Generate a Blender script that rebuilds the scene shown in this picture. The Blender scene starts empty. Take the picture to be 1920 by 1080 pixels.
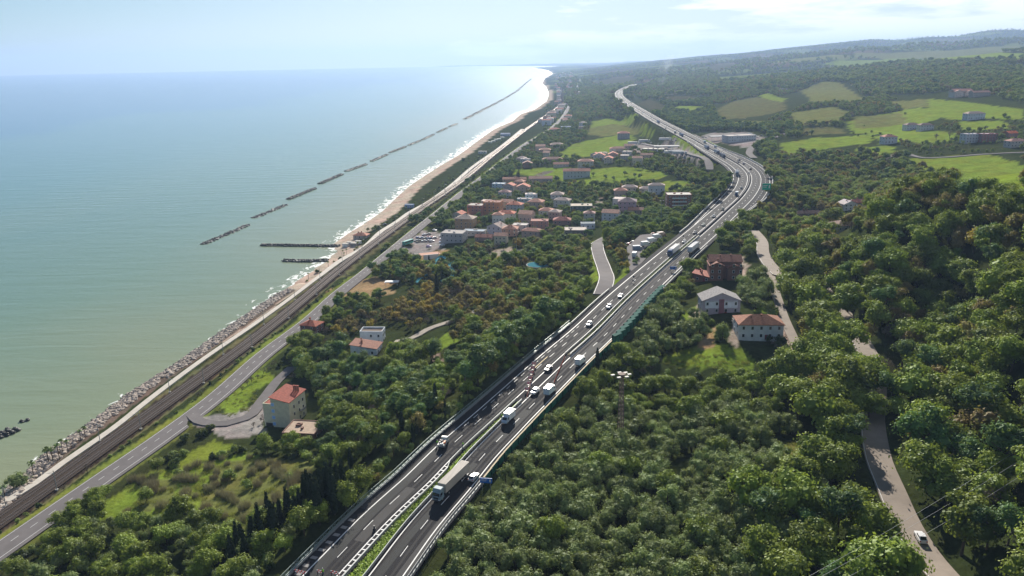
import bpy, math, random
import numpy as np
from mathutils import Matrix, Vector
random.seed(7); RNG = np.random.RandomState(11)
R = math.radians
# ------------------------------------------------------------------ camera, world, sun, exposure
CAMZ, FPX, HC, ROLL = 147.0, 1480.0, 112.0, R(1.07)
SUN_AZ, SUN_EL = R(2.2), R(26.0)          # azimuth from +Y towards +X
S = bpy.context.scene
COL = S.collection
pit = math.atan((540-HC)*math.cos(ROLL)/FPX)
Fv = Vector((0, math.cos(pit), -math.sin(pit))); Uw = Vector((0, math.sin(pit), math.cos(pit))); Rw = Vector((1, 0, 0))
cr, sr = math.cos(ROLL), math.sin(ROLL)
Rc = Rw*cr - Uw*sr; Uc = Rw*sr + Uw*cr
cam = bpy.data.objects.new('camera', bpy.data.cameras.new('camera')); COL.objects.link(cam)
M = Matrix((Rc, Uc, -Fv)).transposed().to_4x4(); M.translation = (0, 0, CAMZ); cam.matrix_world = M
cam.data.sensor_width = 36; cam.data.lens = FPX/1920*36; cam.data.clip_start = 1; cam.data.clip_end = 60000
S.camera = cam
S.render.resolution_x, S.render.resolution_y = 1024, 576
S.view_settings.view_transform = 'Standard'; S.view_settings.look = 'None'; S.view_settings.gamma = 1
S.view_settings.exposure = 0.8
S.render.engine = 'CYCLES'
try:
    S.cycles.volume_bounces = 1; S.cycles.max_bounces = 6; S.cycles.transparent_max_bounces = 16
except Exception: pass
W = bpy.data.worlds.new('World'); S.world = W; W.use_nodes = True
def N(nt, t, **k):
    n = nt.nodes.new(t)
    for a, v in k.items():
        if a.startswith('i_'): n.inputs[a[2:].replace('_', ' ')].default_value = v
        else: setattr(n, a, v)
    return n
def ramp(nt, stops, interp='LINEAR'):
    n = nt.nodes.new('ShaderNodeValToRGB'); e = n.color_ramp.elements; n.color_ramp.interpolation = interp
    while len(e) < len(stops): e.new(0.5)
    for i, (p, c) in enumerate(stops):
        e[i].position = p; e[i].color = (c[0], c[1], c[2], 1) if not isinstance(c, (int, float)) else (c, c, c, 1)
    return n
def mixc(nt, fac, a, b, blend='MIX'):
    n = nt.nodes.new('ShaderNodeMix'); n.data_type = 'RGBA'; n.blend_type = blend
    for idx, v in ((0, fac), (6, a), (7, b)):
        if isinstance(v, bpy.types.NodeSocket): nt.links.new(v, n.inputs[idx])
        elif isinstance(v, (int, float)): n.inputs[idx].default_value = v if idx == 0 else (v, v, v, 1)
        else: n.inputs[idx].default_value = (v[0], v[1], v[2], 1)
    return n.outputs[2]
def mathn(nt, op, a, b=None, clamp=False):
    n = nt.nodes.new('ShaderNodeMath'); n.operation = op; n.use_clamp = clamp
    for i, v in ((0, a), (1, b)):
        if v is None: continue
        if isinstance(v, bpy.types.NodeSocket): nt.links.new(v, n.inputs[i])
        else: n.inputs[i].default_value = v
    return n.outputs[0]
nt = W.node_tree; nt.nodes.clear()
sky = N(nt, 'ShaderNodeTexSky', sky_type='NISHITA', sun_disc=False, sun_elevation=SUN_EL, sun_rotation=SUN_AZ, altitude=100, air_density=1.0, dust_density=0.25, ozone_density=2.5)
bg = N(nt, 'ShaderNodeBackground'); bg.inputs[1].default_value = 0.046
out = N(nt, 'ShaderNodeOutputWorld')
tc = N(nt, 'ShaderNodeTexCoord'); sp = N(nt, 'ShaderNodeSeparateXYZ'); nt.links.new(tc.outputs['Generated'], sp.inputs[0])
# low cloud bank: noise over (azimuth, stretched elevation), thickest just above the hills
el = mathn(nt, 'MULTIPLY', sp.outputs[2], 7.0)
cb = N(nt, 'ShaderNodeCombineXYZ'); nt.links.new(sp.outputs[0], cb.inputs[0]); nt.links.new(sp.outputs[1], cb.inputs[1]); nt.links.new(el, cb.inputs[2])
no = N(nt, 'ShaderNodeTexNoise', i_Scale=5.0, i_Detail=8.0, i_Roughness=0.6); nt.links.new(cb.outputs[0], no.inputs[0])
side = N(nt, 'ShaderNodeMapRange', i_From_Min=-0.25, i_From_Max=0.6, i_To_Min=-0.24, i_To_Max=0.10); nt.links.new(sp.outputs[0], side.inputs[0])
hgt = N(nt, 'ShaderNodeMapRange', i_From_Min=0.02, i_From_Max=0.11, i_To_Min=0.10, i_To_Max=-0.07); nt.links.new(sp.outputs[2], hgt.inputs[0])
den = mathn(nt, 'ADD', mathn(nt, 'ADD', no.outputs[0], side.outputs[0]), hgt.outputs[0])
cm = ramp(nt, [(0.48, 0.0), (0.58, 1.0)]); nt.links.new(den, cm.inputs[0])
cov = mathn(nt, 'MULTIPLY', cm.outputs[0], 0.9)
hz_ = ramp(nt, [(0.0, 0.95), (0.05, 0.6), (0.12, 0.28), (0.5, 0.05)]); nt.links.new(sp.outputs[2], hz_.inputs[0])
sk0 = mixc(nt, 1.0, sky.outputs[0], (0.60, 0.80, 0.95), 'MULTIPLY')
azf = N(nt, 'ShaderNodeMapRange', i_From_Min=-0.62, i_From_Max=-0.1, i_To_Min=0.10, i_To_Max=1.0); nt.links.new(sp.outputs[0], azf.inputs[0])
sk1 = mixc(nt, mathn(nt, 'MULTIPLY', hz_.outputs[0], azf.outputs[0]), sk0, (11.9, 12.6, 13.0))          # milky horizon air
skc = mixc(nt, cov, sk1, (16.2, 16.4, 16.6))
nt.links.new(skc, bg.inputs[0]); nt.links.new(bg.outputs[0], out.inputs[0])
sun = bpy.data.objects.new('sun', bpy.data.lights.new('sun', 'SUN')); COL.objects.link(sun)
sun.data.energy = 5.0; sun.data.angle = R(0.53); sun.data.color = (1, 0.93, 0.82)
sd = Vector((math.sin(SUN_AZ)*math.cos(SUN_EL), math.cos(SUN_AZ)*math.cos(SUN_EL), math.sin(SUN_EL)))
sun.rotation_euler = sd.to_track_quat('Z', 'Y').to_euler(); sun.location = (0, 0, 500)
# ------------------------------------------------------------------ pixel rays (only to read positions off the photo into world metres)
def ray(px, py):
    d = Rc*(px-960) + Uc*(540-py) + Fv*FPX
    return d.normalized()
def at(px, py, z):
    d = ray(px, py); t = (z-CAMZ)/d.z
    return (d.x*t, d.y*t, z)
def pix(p):
    v = Vector((p[0], p[1], p[2]-CAMZ)); w = v.dot(Fv)
    if w < 1: return (-9999, -9999, w)
    return (960+v.dot(Rc)/w*FPX, 540-v.dot(Uc)/w*FPX, w)
def line(pts):                                   # 'px,py,z px,py,z ...'
    return [at(*map(float, p.split(','))) for p in pts.split()]
def resample(P, step):
    P = np.array(P, float); n = len(P); Q = []
    for i in range(n-1):
        p0 = P[max(i-1, 0)]; p1 = P[i]; p2 = P[i+1]; p3 = P[min(i+2, n-1)]
        L = np.linalg.norm(p2-p1); k = max(1, int(L/step))
        # centripetal-ish tangents limited by segment length
        def tang(a, b, c):
            la = np.linalg.norm(b-a)+1e-6; lc = np.linalg.norm(c-b)+1e-6
            return ((b-a)/la*lc + (c-b)/lc*la)/(la+lc)
        m1 = tang(p0, p1, p2)*L if i > 0 else (p2-p1); m2 = tang(p1, p2, p3)*L if i < n-2 else (p2-p1)
        for j in range(k):
            t = j/k; t2, t3 = t*t, t*t*t
            Q.append((2*t3-3*t2+1)*p1+(t3-2*t2+t)*m1+(-2*t3+3*t2)*p2+(t3-t2)*m2)
    Q.append(P[-1]); return np.array(Q)
def extend_back(P, d):                           # continue a line straight past its first point
    P = np.array(P, float); v = P[0]-P[1]; v[2] = 0; v /= np.linalg.norm(v)
    return np.vstack([P[0]+v*d, P])
# ------------------------------------------------------------------ main lines of the place
COAST = extend_back(line('54,883,0 91,848,0 130,822,0 175,790,0 250,735,0 325,687,0 410,627,0 480,579,0 521,551,0 561,525,0 600,497,0 616,486,0 630,472,0 622,458,0 652,437,0 682,419,0 714,397,0 740,372,0 762,352,0 785,336,0 822,312,0 860,290,0 887,270,0 906,256,0 923,244,0 939,236,0 961,227,0 975,214,0 1002,205,0 1025,189,0 1029,175,0 1024,163,0 1016,156,0 1022,146,0 1037,138,0 1028,132,0 1000,127,0'), 500)
COAST = np.vstack([COAST, [[1500, 16500, 0], [-300, 21500, 0], [600, 26000, 0]]])
RAIL = resample(extend_back(line('0,975,5 240,805,5 480,632,5 640,502,5 770,405,5 860,343,5 925,290,5 990,240,5.5 1030,212,6 1053,195,6 1055,178,6 1043,150,6'), 300), 6)
ROADL = extend_back(line('0,1011.7,7 181.7,888,7 253,840,7 375,752.5,7 480,663,7 565,600,7 622.6,549,7.5 669,514,8 700,489,8 763,437.6,8 807,403,8 860,361,8 907,326,8 948,294,8 991,264,10 1010,254,10 1038,234,9 1049,223,9 1064,200,9 1085,171,9 1080,161,10 1085,154,10 1078,141,12'), 300)
PROM = resample(extend_back(line('0,946,4.9 66.7,905,4.9 116.7,868,4.9 153,843,4.9 207,806,4.9 275,752,4.9 375,677,4.9 480,605,4.9 541,561,4.9 594,521,4.9 635,489,4.9 679,464,4.9 715,432,4.9 741,416,4.9 766,398,4.9 797,381,4.9 837,353,4.9 883,314,4.9 931,280,4.9 978,242,5'), 300), 6)
HWY = resample(extend_back(line('662,1080,31.5 755,971,32 818,907,32.7 872,848,33.4 926,796,34.4 982,743,35.2 1064,666,36.4 1109,626,37 1170,565,37.8 1247,495,39 1325,428,40.5 1358,398,41.3 1388,370,42 1404,345,42.5 1405,330,43 1393,314,43 1363.7,296,43.5 1333,280,44 1303,263,44.5 1270.5,246,45 1233,226.6,45.5 1205,210,46 1179,194,46.5 1164,183,47 1160,175,47.5 1172,165,48 1190,158,49'), 250), 4)
def frame2d(P):
    T = np.gradient(P[:, :2], axis=0); T /= np.linalg.norm(T, axis=1)[:, None]
    Nn = np.stack([T[:, 1], -T[:, 0]], 1)           # to the right of travel
    s = np.concatenate([[0], np.cumsum(np.linalg.norm(np.diff(P[:, :2], axis=0), axis=1))])
    return T, Nn, s
HT, HN, HS = frame2d(HWY)
def s_at(P, s, px, py, z):
    p = np.array(at(px, py, z)[:2]); return s[np.argmin(((P[:, :2]-p)**2).sum(1))]
sA = s_at(HWY, HS, 662, 1080, 31.5); sB = s_at(HWY, HS, 818, 907, 32.7); sC = s_at(HWY, HS, 940, 775, 34.8)
def half_gap(s): return np.interp(s, [sA, sB, sC], [3.6, 2.4, 1.8])
sX0 = s_at(HWY, HS, 1330, 424, 40.6); sX1 = s_at(HWY, HS, 1385, 372, 42); sX2 = s_at(HWY, HS, 1363, 296, 43.5); sX3 = s_at(HWY, HS, 1320, 272, 44)
def extraR(s): return np.interp(s, [sX0, sX1, sX2, sX3], [0, 7.2, 7.2, 0])
def extraL(s): return np.interp(s, [sX0-10, sX1, sX2, sX3+20], [0, 4.2, 4.2, 0])
# ------------------------------------------------------------------ terrain height
CP = '''0,1080,7 100,1060,8 250,960,9 200,900,7.5 340,830,8 430,760,8 450,940,14 540,1078,29 400,1060,19 560,900,21 650,960,30 480,850,11 600,800,12 535,800,9
690,670,15 587,620,8 800,690,24 850,640,25 900,600,26 780,560,17 720,540,9 820,520,13 850,452,10 880,400,11 940,430,13 1000,480,22 1050,440,22 1000,400,18 1080,380,22
1170,395,28 1270,395,33 1130,530,33 1130,450,28 1210,470,38 1000,330,14 1080,330,21 1180,350,32 1060,300,21 1000,300,13 1130,270,34 1100,240,27 1060,250,17 1150,240,39
1190,260,43 1250,275,44 1190,222,38 1100,205,14 1090,172,14 1060,160,8 1130,195,22 1150,205,28 720,790,27 620,880,22 700,880,31 860,760,33
1250,950,35 1100,850,33 1400,850,38 1160,1075,33 1500,1000,39 1350,1075,36 1330,680,39 1350,640,40 1300,735,33 1420,740,34 1200,620,37 1300,600,39 1420,630,40 1350,500,40 1440,560,41 1440,470,42 1450,430,42 1340,560,40
1330,420,40 1420,400,39 1500,400,36 1590,400,42 1580,440,45 1500,450,44 1490,520,43 1560,600,44 1640,830,42 1700,920,42 1780,1080,42 1850,950,46 1900,800,50 1800,700,48 1720,600,44 1780,560,50 1780,480,64 1850,500,67 1760,640,43 1900,1070,50
1550,700,42 1600,640,44 1640,700,45 1650,560,54 1700,480,63 1900,580,62 1920,560,70 1600,500,53 1560,440,48 1480,340,28 1450,300,38 1560,350,27 1640,345,33 1520,310,32 1720,345,42
1380,262,43 1450,240,42 1420,200,50 1540,270,41 1650,290,44 1480,270,40 1600,240,46 1720,235,52 1660,258,47 1800,300,50 1900,300,56 1870,262,60 1800,180,85 1900,190,88 1700,200,60 1540,180,62 1600,190,58
1400,180,52 1450,165,55 1280,215,46 1300,180,50 1240,170,42 1200,190,42'''
DPT = '''1900,360,85 1780,372,78 1700,385,72 1650,395,67 2000,350,90 2100,330,95 2050,480,80 1880,430,80 2000,700,60
1240,2800,100 1340,2800,126 1430,2800,132 1580,2800,141 1700,2800,146 1900,2900,172 2200,2900,190 1330,2200,62 1450,2200,60 1600,2100,64 1240,2300,52 1750,2000,95 1900,2000,120
1180,2600,50 1130,2800,50 1090,3000,25 1150,3600,60 1240,3600,55 1340,3600,60 1500,3600,80 1700,3700,100 1900,3700,120
1060,4600,15 1100,5000,75 1200,5000,90 1300,5000,110 1450,5000,120 1600,5000,150 1900,5000,190 2200,5000,200
1050,7000,40 1075,7600,150 1120,7800,180 1170,8000,200 1250,8200,232 1340,8500,262 1500,8500,300 1700,8500,345 1900,8500,400 2300,8500,420
1050,11000,80 1100,11500,150 1300,12000,150 1700,12000,200 1000,18000,60 1030,16000,150 1200,20000,200 1800,20000,200'''
cx, cy, cz = [], [], []
for t in CP.split():
    a, b, c = map(float, t.split(',')); p = at(a, b, c); cx.append(p[0]); cy.append(p[1]); cz.append(c)
for t in DPT.split():
    a, D, c = map(float, t.split(',')); cx.append(D*(a-968)/1510); cy.append(D); cz.append(c)
for P, st in ((HWY, 14), (ROADL, 1), (RAIL, 10)):
    for p in P[::st]:
        if p[1] > 90: cx.append(p[0]); cy.append(p[1]); cz.append(p[2])
cx, cy, cz = map(np.array, (cx, cy, cz))
def wu(x, y): return x/(y+60)*3.2, np.log(y+60)
uu, vv = wu(cx, cy); nC = len(cx)
def tk(r2): return 0.5*r2*np.log(r2+1e-12)
K = tk((uu[:, None]-uu)**2+(vv[:, None]-vv)**2)+np.eye(nC)*2e-3
Pm = np.stack([np.ones(nC), uu, vv], 1); A = np.zeros((nC+3, nC+3)); A[:nC, :nC] = K; A[:nC, nC:] = Pm; A[nC:, :nC] = Pm.T
wts = np.linalg.solve(A, np.concatenate([cz, [0, 0, 0]]))
def tps(x, y):
    u, v = wu(x, y); o = np.zeros(len(u))
    for i in range(0, len(u), 20000):
        a, b = u[i:i+20000], v[i:i+20000]
        o[i:i+20000] = tk((a[:, None]-uu)**2+(b[:, None]-vv)**2) @ wts[:nC]+wts[nC]+wts[nC+1]*a+wts[nC+2]*b
    return o
def poly_dist(x, y, P, reach=1e9):               # distance, height of nearest point, side (+ right)
    P = np.asarray(P, float); D = np.full(len(x), 1e9); Z = np.zeros(len(x)); Sd = np.ones(len(x))
    for i in range(len(P)-1):
        a, b = P[i], P[i+1]; e = b[:2]-a[:2]; L2 = e@e+1e-9
        m = np.where((x > min(a[0], b[0])-reach) & (x < max(a[0], b[0])+reach) & (y > min(a[1], b[1])-reach) & (y < max(a[1], b[1])+reach))[0]
        if not len(m): continue
        dx, dy = x[m]-a[0], y[m]-a[1]; t = np.clip((dx*e[0]+dy*e[1])/L2, 0, 1)
        qx, qy = dx-t*e[0], dy-t*e[1]; d = np.hypot(qx, qy); c = d < D[m]; k = m[c]
        D[k] = d[c]; Z[k] = (a[2]+t*(b[2]-a[2]))[c]; Sd[k] = np.sign(e[1]*dx-e[0]*dy)[c]
    return D, Z, Sd
NR, NC, Y0, Y1, A0, A1 = 640, 420, 60.0, 26000.0, -0.95, 0.95
lr = math.log(Y1/Y0)
gy = Y0*np.exp(np.linspace(0, 1, NR)*lr); ga = np.linspace(A0, A1, NC)
GX = (gy[:, None]*ga[None, :]+0*gy[:, None]); GY = gy[:, None]+0*ga[None, :]
fx, fy = GX.ravel(), GY.ravel()
Zt = tps(fx, fy)
cd, _, cs = poly_dist(fx, fy, COAST); SD = cd*cs              # + on land
# gentle unevenness
# beyond the nearer ridge: three crests with valleys between, crest heights by bearing
aZ = 968+1510*fx/fy; yh = 112-(aZ-960)*0.0187
def crest(D, ys): return CAMZ-D*(np.interp(aZ, *zip(*ys))-yh)/FPX
z1 = crest(2800, [(1050, 170), (1180, 150), (1240, 133), (1340, 117), (1430, 112), (1580, 104), (1700, 99), (1900, 84), (2200, 75)])
z2 = crest(5200, [(1040, 150), (1070, 138), (1100, 124), (1170, 117), (1250, 111), (1340, 105), (1500, 95), (1700, 87), (1900, 76), (2200, 66)])
z3 = crest(8300, [(1030, 132), (1050, 122), (1075, 108), (1120, 104), (1170, 100), (1250, 92), (1340, 86), (1500, 77), (1600, 70), (1700, 68), (1800, 63), (1900, 57), (2200, 45)])
kD = [2800, 3500, 5200, 6300, 8300, 11000, 26000]; kz = [z1, np.minimum(z1, 60), z2, z2*.35+20, z3, z3*.35, z3*.2]; zz = np.array(Zt)
for i in range(6):
    t_ = np.clip((fy-kD[i])/(kD[i+1]-kD[i]), 0, 1); t_ = t_*t_*(3-2*t_); k_ = fy >= kD[i]; zz = np.where(k_, kz[i]*(1-t_)+kz[i+1]*t_, zz)
zz = zz-30*np.clip((fy-6500)/1500, 0, 1)+(12*np.sin(aZ/47)+8*np.sin(aZ/21+1))*np.clip((fy-4000)/3000, 0, 1); b_ = np.clip((fy-2500)/300, 0, 1); zz = np.where(SD > 0, 8+(zz-8)*np.clip(SD/(350+fy*.06), 0, 1)**.7, zz); Zt = Zt*(1-b_)+zz*b_
def wob(x, y, L, a, sd=0): return a*(np.sin(x/L+sd)*np.cos(y/L*1.3+sd*2)+0.5*np.sin(x/L*2.3+1+sd)*np.sin(y/L*1.9+2))
Zt += np.clip((SD-60)/150, 0, 1)*(wob(fx, fy, 13, .35)+wob(fx, fy, 90, 1.5, 3)*np.clip(fy/1500, 0, 1)+wob(fx, fy, 420, 12, 5)*np.clip((fy-3200)/2000, 0, 1)+wob(fx, fy, 170, 7, 5)*np.clip((fy-2400)/3000, 0, 1))
rev = fy < 520
prof = np.where(rev, SD*0.42-0.2, SD*0.085-0.1)
Zt = np.where(SD > 0, np.minimum(np.maximum(Zt, np.minimum(prof, np.where(rev, 3.4, 2.6))), np.maximum(prof, 0.1)), np.maximum(SD*0.08-0.1, -3))
FLAT = []                                        # (line, half width, fall-off, drop)
def flatten(P, hw, fall, drop=0.3):
    global Zt
    d, z, _ = poly_dist(fx, fy, P, hw+fall+5)
    w = np.clip(1-(d-hw)/fall, 0, 1); w = w*w*(3-2*w)
    zr = z-drop-fy*0.0006
    Zt = np.where(d < hw+fall, Zt*(1-w)+zr*w, Zt)
def zgrid(x, y):
    x = np.atleast_1d(np.asarray(x, float)); y = np.atleast_1d(np.asarray(y, float))
    r = np.clip(np.log(np.maximum(y, Y0)/Y0)/lr*(NR-1), 0, NR-1.001); c = np.clip((x/np.maximum(y, Y0)-A0)/(A1-A0)*(NC-1), 0, NC-1.001)
    i, j = r.astype(int), c.astype(int); u, v = r-i, c-j; Z = Zt.reshape(NR, NC)
    return (Z[i, j]*(1-u)*(1-v)+Z[i+1, j]*u*(1-v)+Z[i, j+1]*(1-u)*v+Z[i+1, j+1]*u*v)
def hz(x, y): return float(zgrid(x, y)[0])
def gp(px, py):                                  # where the photo's pixel meets the terrain
    d = ray(px, py); ts = 60*np.exp(np.linspace(0, 1, 900)*math.log(30000/60))
    X, Y, Z = d.x*ts, d.y*ts, CAMZ+d.z*ts; m = np.where((Z < np.maximum(zgrid(X, Y), 0)) & (Y > Y0))[0]
    if not len(m): return (d.x*9000, d.y*9000, 0.0)
    a, b = ts[max(m[0]-1, 0)], ts[m[0]]
    for _ in range(14):
        c = (a+b)/2
        if CAMZ+d.z*c < max(hz(d.x*c, d.y*c), 0): b = c
        else: a = c
    return (d.x*b, d.y*b, max(hz(d.x*b, d.y*b), 0))
flatten(RAIL, 6, 3.5, .25); flatten(PROM, 2.5, 3, .3)
RL = resample(ROADL, 5); rT, rN, rS = frame2d(RL)
ROADC = RL.copy(); ROADC[:, :2] += rN*4.6; flatten(ROADC, 5.5, 5, .25)
flatten(HWY, 17, 16, .4)
def ground_line(pts, step=4, sm=5):
    P = resample([gp(*map(float, p.split(','))) for p in pts.split()], step)
    z = P[:, 2].copy()
    for _ in range(sm): z[1:-1] = (z[:-2]+z[1:-1]*2+z[2:])/4
    P[:, 2] = z; return P
LANES = {}
for nm, w, pts in (('side_road', 4.2, '1128,552 1136,530 1133,505 1124,480 1120,462 1135,448 1150,440'),
                   ('hill_lane', 3.4, '1795,1110 1730,1035 1700,985 1672,920 1648,862 1640,825 1636,790 1640,745 1640,700 1620,650 1597,612 1575,580 1545,545 1512,512 1470,518 1452,505 1432,478 1428,452 1412,432'),
                   ('house_lane', 2.0, '1432,470 1446,520 1458,560 1472,600 1490,640 1500,662'),
                   ('junction_road', 2.4, '355,772 385,792 425,793 460,783 490,752 522,712 548,688'),
                   ('villa_drive', 1.7, '740,640 770,634 800,618 860,597 920,570'),
                   ('valley_road', 3.0, '1650,300 1690,287 1740,296 1780,294 1830,290 1880,287 1930,285'),
                   ('service_slip_road', 4.0, '1470,250 1440,262 1412,276 1405,288 1414,296'),
                   ('bypass_lane', 4.0, '1332,318 1326,300 1300,290 1270,281 1240,276 1200,268')):
    LANES[nm] = (w, ground_line(pts)); flatten(LANES[nm][1], w, 5, .15)
LAYBY = [gp(*p) for p in ((1182,520), (1175,475), (1200,452), (1248,436), (1262,445), (1215,480), (1192,505))]
for P, st in ((HWY, 4),): flatten(P, 12, 6, .4)
# ------------------------------------------------------------------ materials
MAT = {}
def mat(name, col, rough=0.85, vary=0.0, scale=1.0, metal=0.0, bump=0.0, spec=0.3, emit=None, col2=None):
    if name in MAT: return MAT[name]
    m = bpy.data.materials.new(name); m.use_nodes = True; t = m.node_tree; b = t.nodes['Principled BSDF']
    b.inputs['Roughness'].default_value = rough; b.inputs['Metallic'].default_value = metal; b.inputs['Specular IOR Level'].default_value = spec
    b.inputs['Base Color'].default_value = (*col, 1)
    if vary or col2:
        g = N(t, 'ShaderNodeTexCoord'); n = N(t, 'ShaderNodeTexNoise', i_Scale=scale, i_Detail=6.0, i_Roughness=0.65); t.links.new(g.outputs['Object'], n.inputs[0])
        c2 = col2 or tuple(c*(1-vary) for c in col); c1 = tuple(min(1, c*(1+vary)) for c in col) if not col2 else col
        r = ramp(t, [(0.35, c2), (0.65, c1)]); t.links.new(n.outputs[0], r.inputs[0]); t.links.new(r.outputs[0], b.inputs['Base Color'])
        if bump:
            bp = N(t, 'ShaderNodeBump', i_Strength=bump, i_Distance=0.3); t.links.new(n.outputs[0], bp.inputs['Height']); t.links.new(bp.outputs[0], b.inputs['Normal'])
    if emit: b.inputs['Emission Color'].default_value = (*emit, 1); b.inputs['Emission Strength'].default_value = 1
    MAT[name] = m; return m
def leafmat(name, dark, light, trans=0.3, bark=False):
    m = bpy.data.materials.new(name); m.use_nodes = True; t = m.node_tree; t.nodes.clear()
    oi = N(t, 'ShaderNodeObjectInfo'); at_ = N(t, 'ShaderNodeAttribute', attribute_name='var')
    f = mathn(t, 'ADD', mathn(t, 'MULTIPLY', oi.outputs['Random'], 0.45), mathn(t, 'MULTIPLY', at_.outputs['Fac'], 0.55))
    c = mixc(t, f, dark, light)
    hs = N(t, 'ShaderNodeHueSaturation'); t.links.new(c, hs.inputs['Color'])
    h = mathn(t, 'ADD', mathn(t, 'MULTIPLY', oi.outputs['Random'], 0.035), 0.4825); t.links.new(h, hs.inputs['Hue'])
    d = N(t, 'ShaderNodeBsdfDiffuse'); tr = N(t, 'ShaderNodeBsdfTranslucent'); gl = N(t, 'ShaderNodeBsdfGlossy', i_Roughness=0.5)
    c3 = mixc(t, 0.5, hs.outputs[0], (0.35, 0.42, 0.05), 'MIX') if trans > .2 else hs.outputs[0]
    t.links.new(hs.outputs[0], d.inputs[0]); t.links.new(c3, tr.inputs[0]); gl.inputs[0].default_value = (.5, .55, .5, 1)
    mx = N(t, 'ShaderNodeMixShader'); mx.inputs[0].default_value = trans; t.links.new(d.outputs[0], mx.inputs[1]); t.links.new(tr.outputs[0], mx.inputs[2])
    m2 = N(t, 'ShaderNodeMixShader'); m2.inputs[0].default_value = 0.04; t.links.new(mx.outputs[0], m2.inputs[1]); t.links.new(gl.outputs[0], m2.inputs[2])
    o = N(t, 'ShaderNodeOutputMaterial'); t.links.new(m2.outputs[0], o.inputs[0]); MAT[name] = m; return m
ASPH = mat('asphalt', (0.034, 0.033, 0.035), 0.9, 0.16, 0.12, spec=.06)
ASPH2 = mat('old_asphalt', (0.165, 0.152, 0.15), 0.9, 0.10, 0.15, spec=.05)
LANEM = mat('lane_asphalt', (0.27, 0.225, 0.185), 0.9, 0.12, 0.2)
WHITEL = mat('road_paint', (0.72, 0.72, 0.70), 0.6); YELL = mat('yellow_paint', (0.75, 0.5, 0.12), 0.6)
CONC = mat('concrete', (0.42, 0.40, 0.36), 0.9, 0.12, 0.4)
# ------------------------------------------------------------------ object helpers
def tag(o, label=None, cat=None, group=None, kind=None):
    for k, v in (('label', label), ('category', cat), ('group', group), ('kind', kind)):
        if v: o[k] = v
    return o
class MB:
    def __init__(s): s.v = []; s.f = []; s.m = []; s.mats = []; s.var = []
    def mi(s, m):
        if m not in s.mats: s.mats.append(m)
        return s.mats.index(m)
    def add(s, vs, fs, m, M=None, var=None):
        b = len(s.v); s.v += [tuple(M @ Vector(v)) for v in vs] if M is not None else [tuple(v) for v in vs]
        k = s.mi(m)
        for f in fs: s.f.append(tuple(b+i for i in f)); s.m.append(k)
        s.var += [0.5 if var is None else var]*len(vs)
    def box(s, c, d, m, M=None, taper=1.0, tx=None):
        x, y, z = c; a, b, h = d[0]/2, d[1]/2, d[2]/2; t = taper; u = t if tx is None else tx
        vs = [(x-a, y-b, z-h), (x+a, y-b, z-h), (x+a, y+b, z-h), (x-a, y+b, z-h), (x-a*t, y-b*u, z+h), (x+a*t, y-b*u, z+h), (x+a*t, y+b*u, z+h), (x-a*t, y+b*u, z+h)]
        s.add(vs, [(3, 2, 1, 0), (4, 5, 6, 7), (0, 1, 5, 4), (1, 2, 6, 5), (2, 3, 7, 6), (3, 0, 4, 7)], m, M)
    def tube(s, p, q, r, m, n=6, r2=None, cap=True):
        p, q = Vector(p), Vector(q); d = (q-p).normalized(); a = d.orthogonal().normalized(); b = d.cross(a); r2 = r if r2 is None else r2
        vs = [p+(a*math.cos(2*math.pi*i/n)+b*math.sin(2*math.pi*i/n))*r for i in range(n)]+[q+(a*math.cos(2*math.pi*i/n)+b*math.sin(2*math.pi*i/n))*r2 for i in range(n)]
        fs = [(i, (i+1) % n, n+(i+1) % n, n+i) for i in range(n)]
        if cap: fs += [tuple(range(n-1, -1, -1)), tuple(range(n, 2*n))]
        s.add(vs, fs, m)
    def prism(s, poly, z0, z1, m, M=None, mtop=None):
        n = len(poly); vs = [(x, y, z0) for x, y in poly]+[(x, y, z1) for x, y in poly]
        s.add(vs, [(i, (i+1) % n, n+(i+1) % n, n+i) for i in range(n)]+[tuple(range(n-1, -1, -1))], m, M)
        s.add([(x, y, z1) for x, y in poly], [tuple(range(n))], mtop or m, M)
    def mesh(s, name, smooth=False):
        me = bpy.data.meshes.new(name); me.from_pydata([tuple(v) for v in s.v], [], s.f)
        for m in s.mats: me.materials.append(m)
        me.polygons.foreach_set('material_index', s.m)
        if smooth: me.polygons.foreach_set('use_smooth', [True]*len(s.f))
        a = me.attributes.new('var', 'FLOAT', 'POINT'); a.data.foreach_set('value', s.var)
        me.update(); return me
    def obj(s, name, parent=None, smooth=False, loc=None, rz=0):
        return link(name, s.mesh(name, smooth), parent, loc, rz)
def link(name, me, parent=None, loc=None, rz=0):
    o = bpy.data.objects.new(name, me); COL.objects.link(o)
    if parent: o.parent = parent
    if loc is not None: o.location = loc
    o.rotation_euler[2] = rz; return o
def empty(name, loc, rz=0, **k):
    o = bpy.data.objects.new(name, None); COL.objects.link(o); o.location = loc; o.rotation_euler[2] = rz; o.empty_display_size = .5
    return tag(o, **k)
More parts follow.
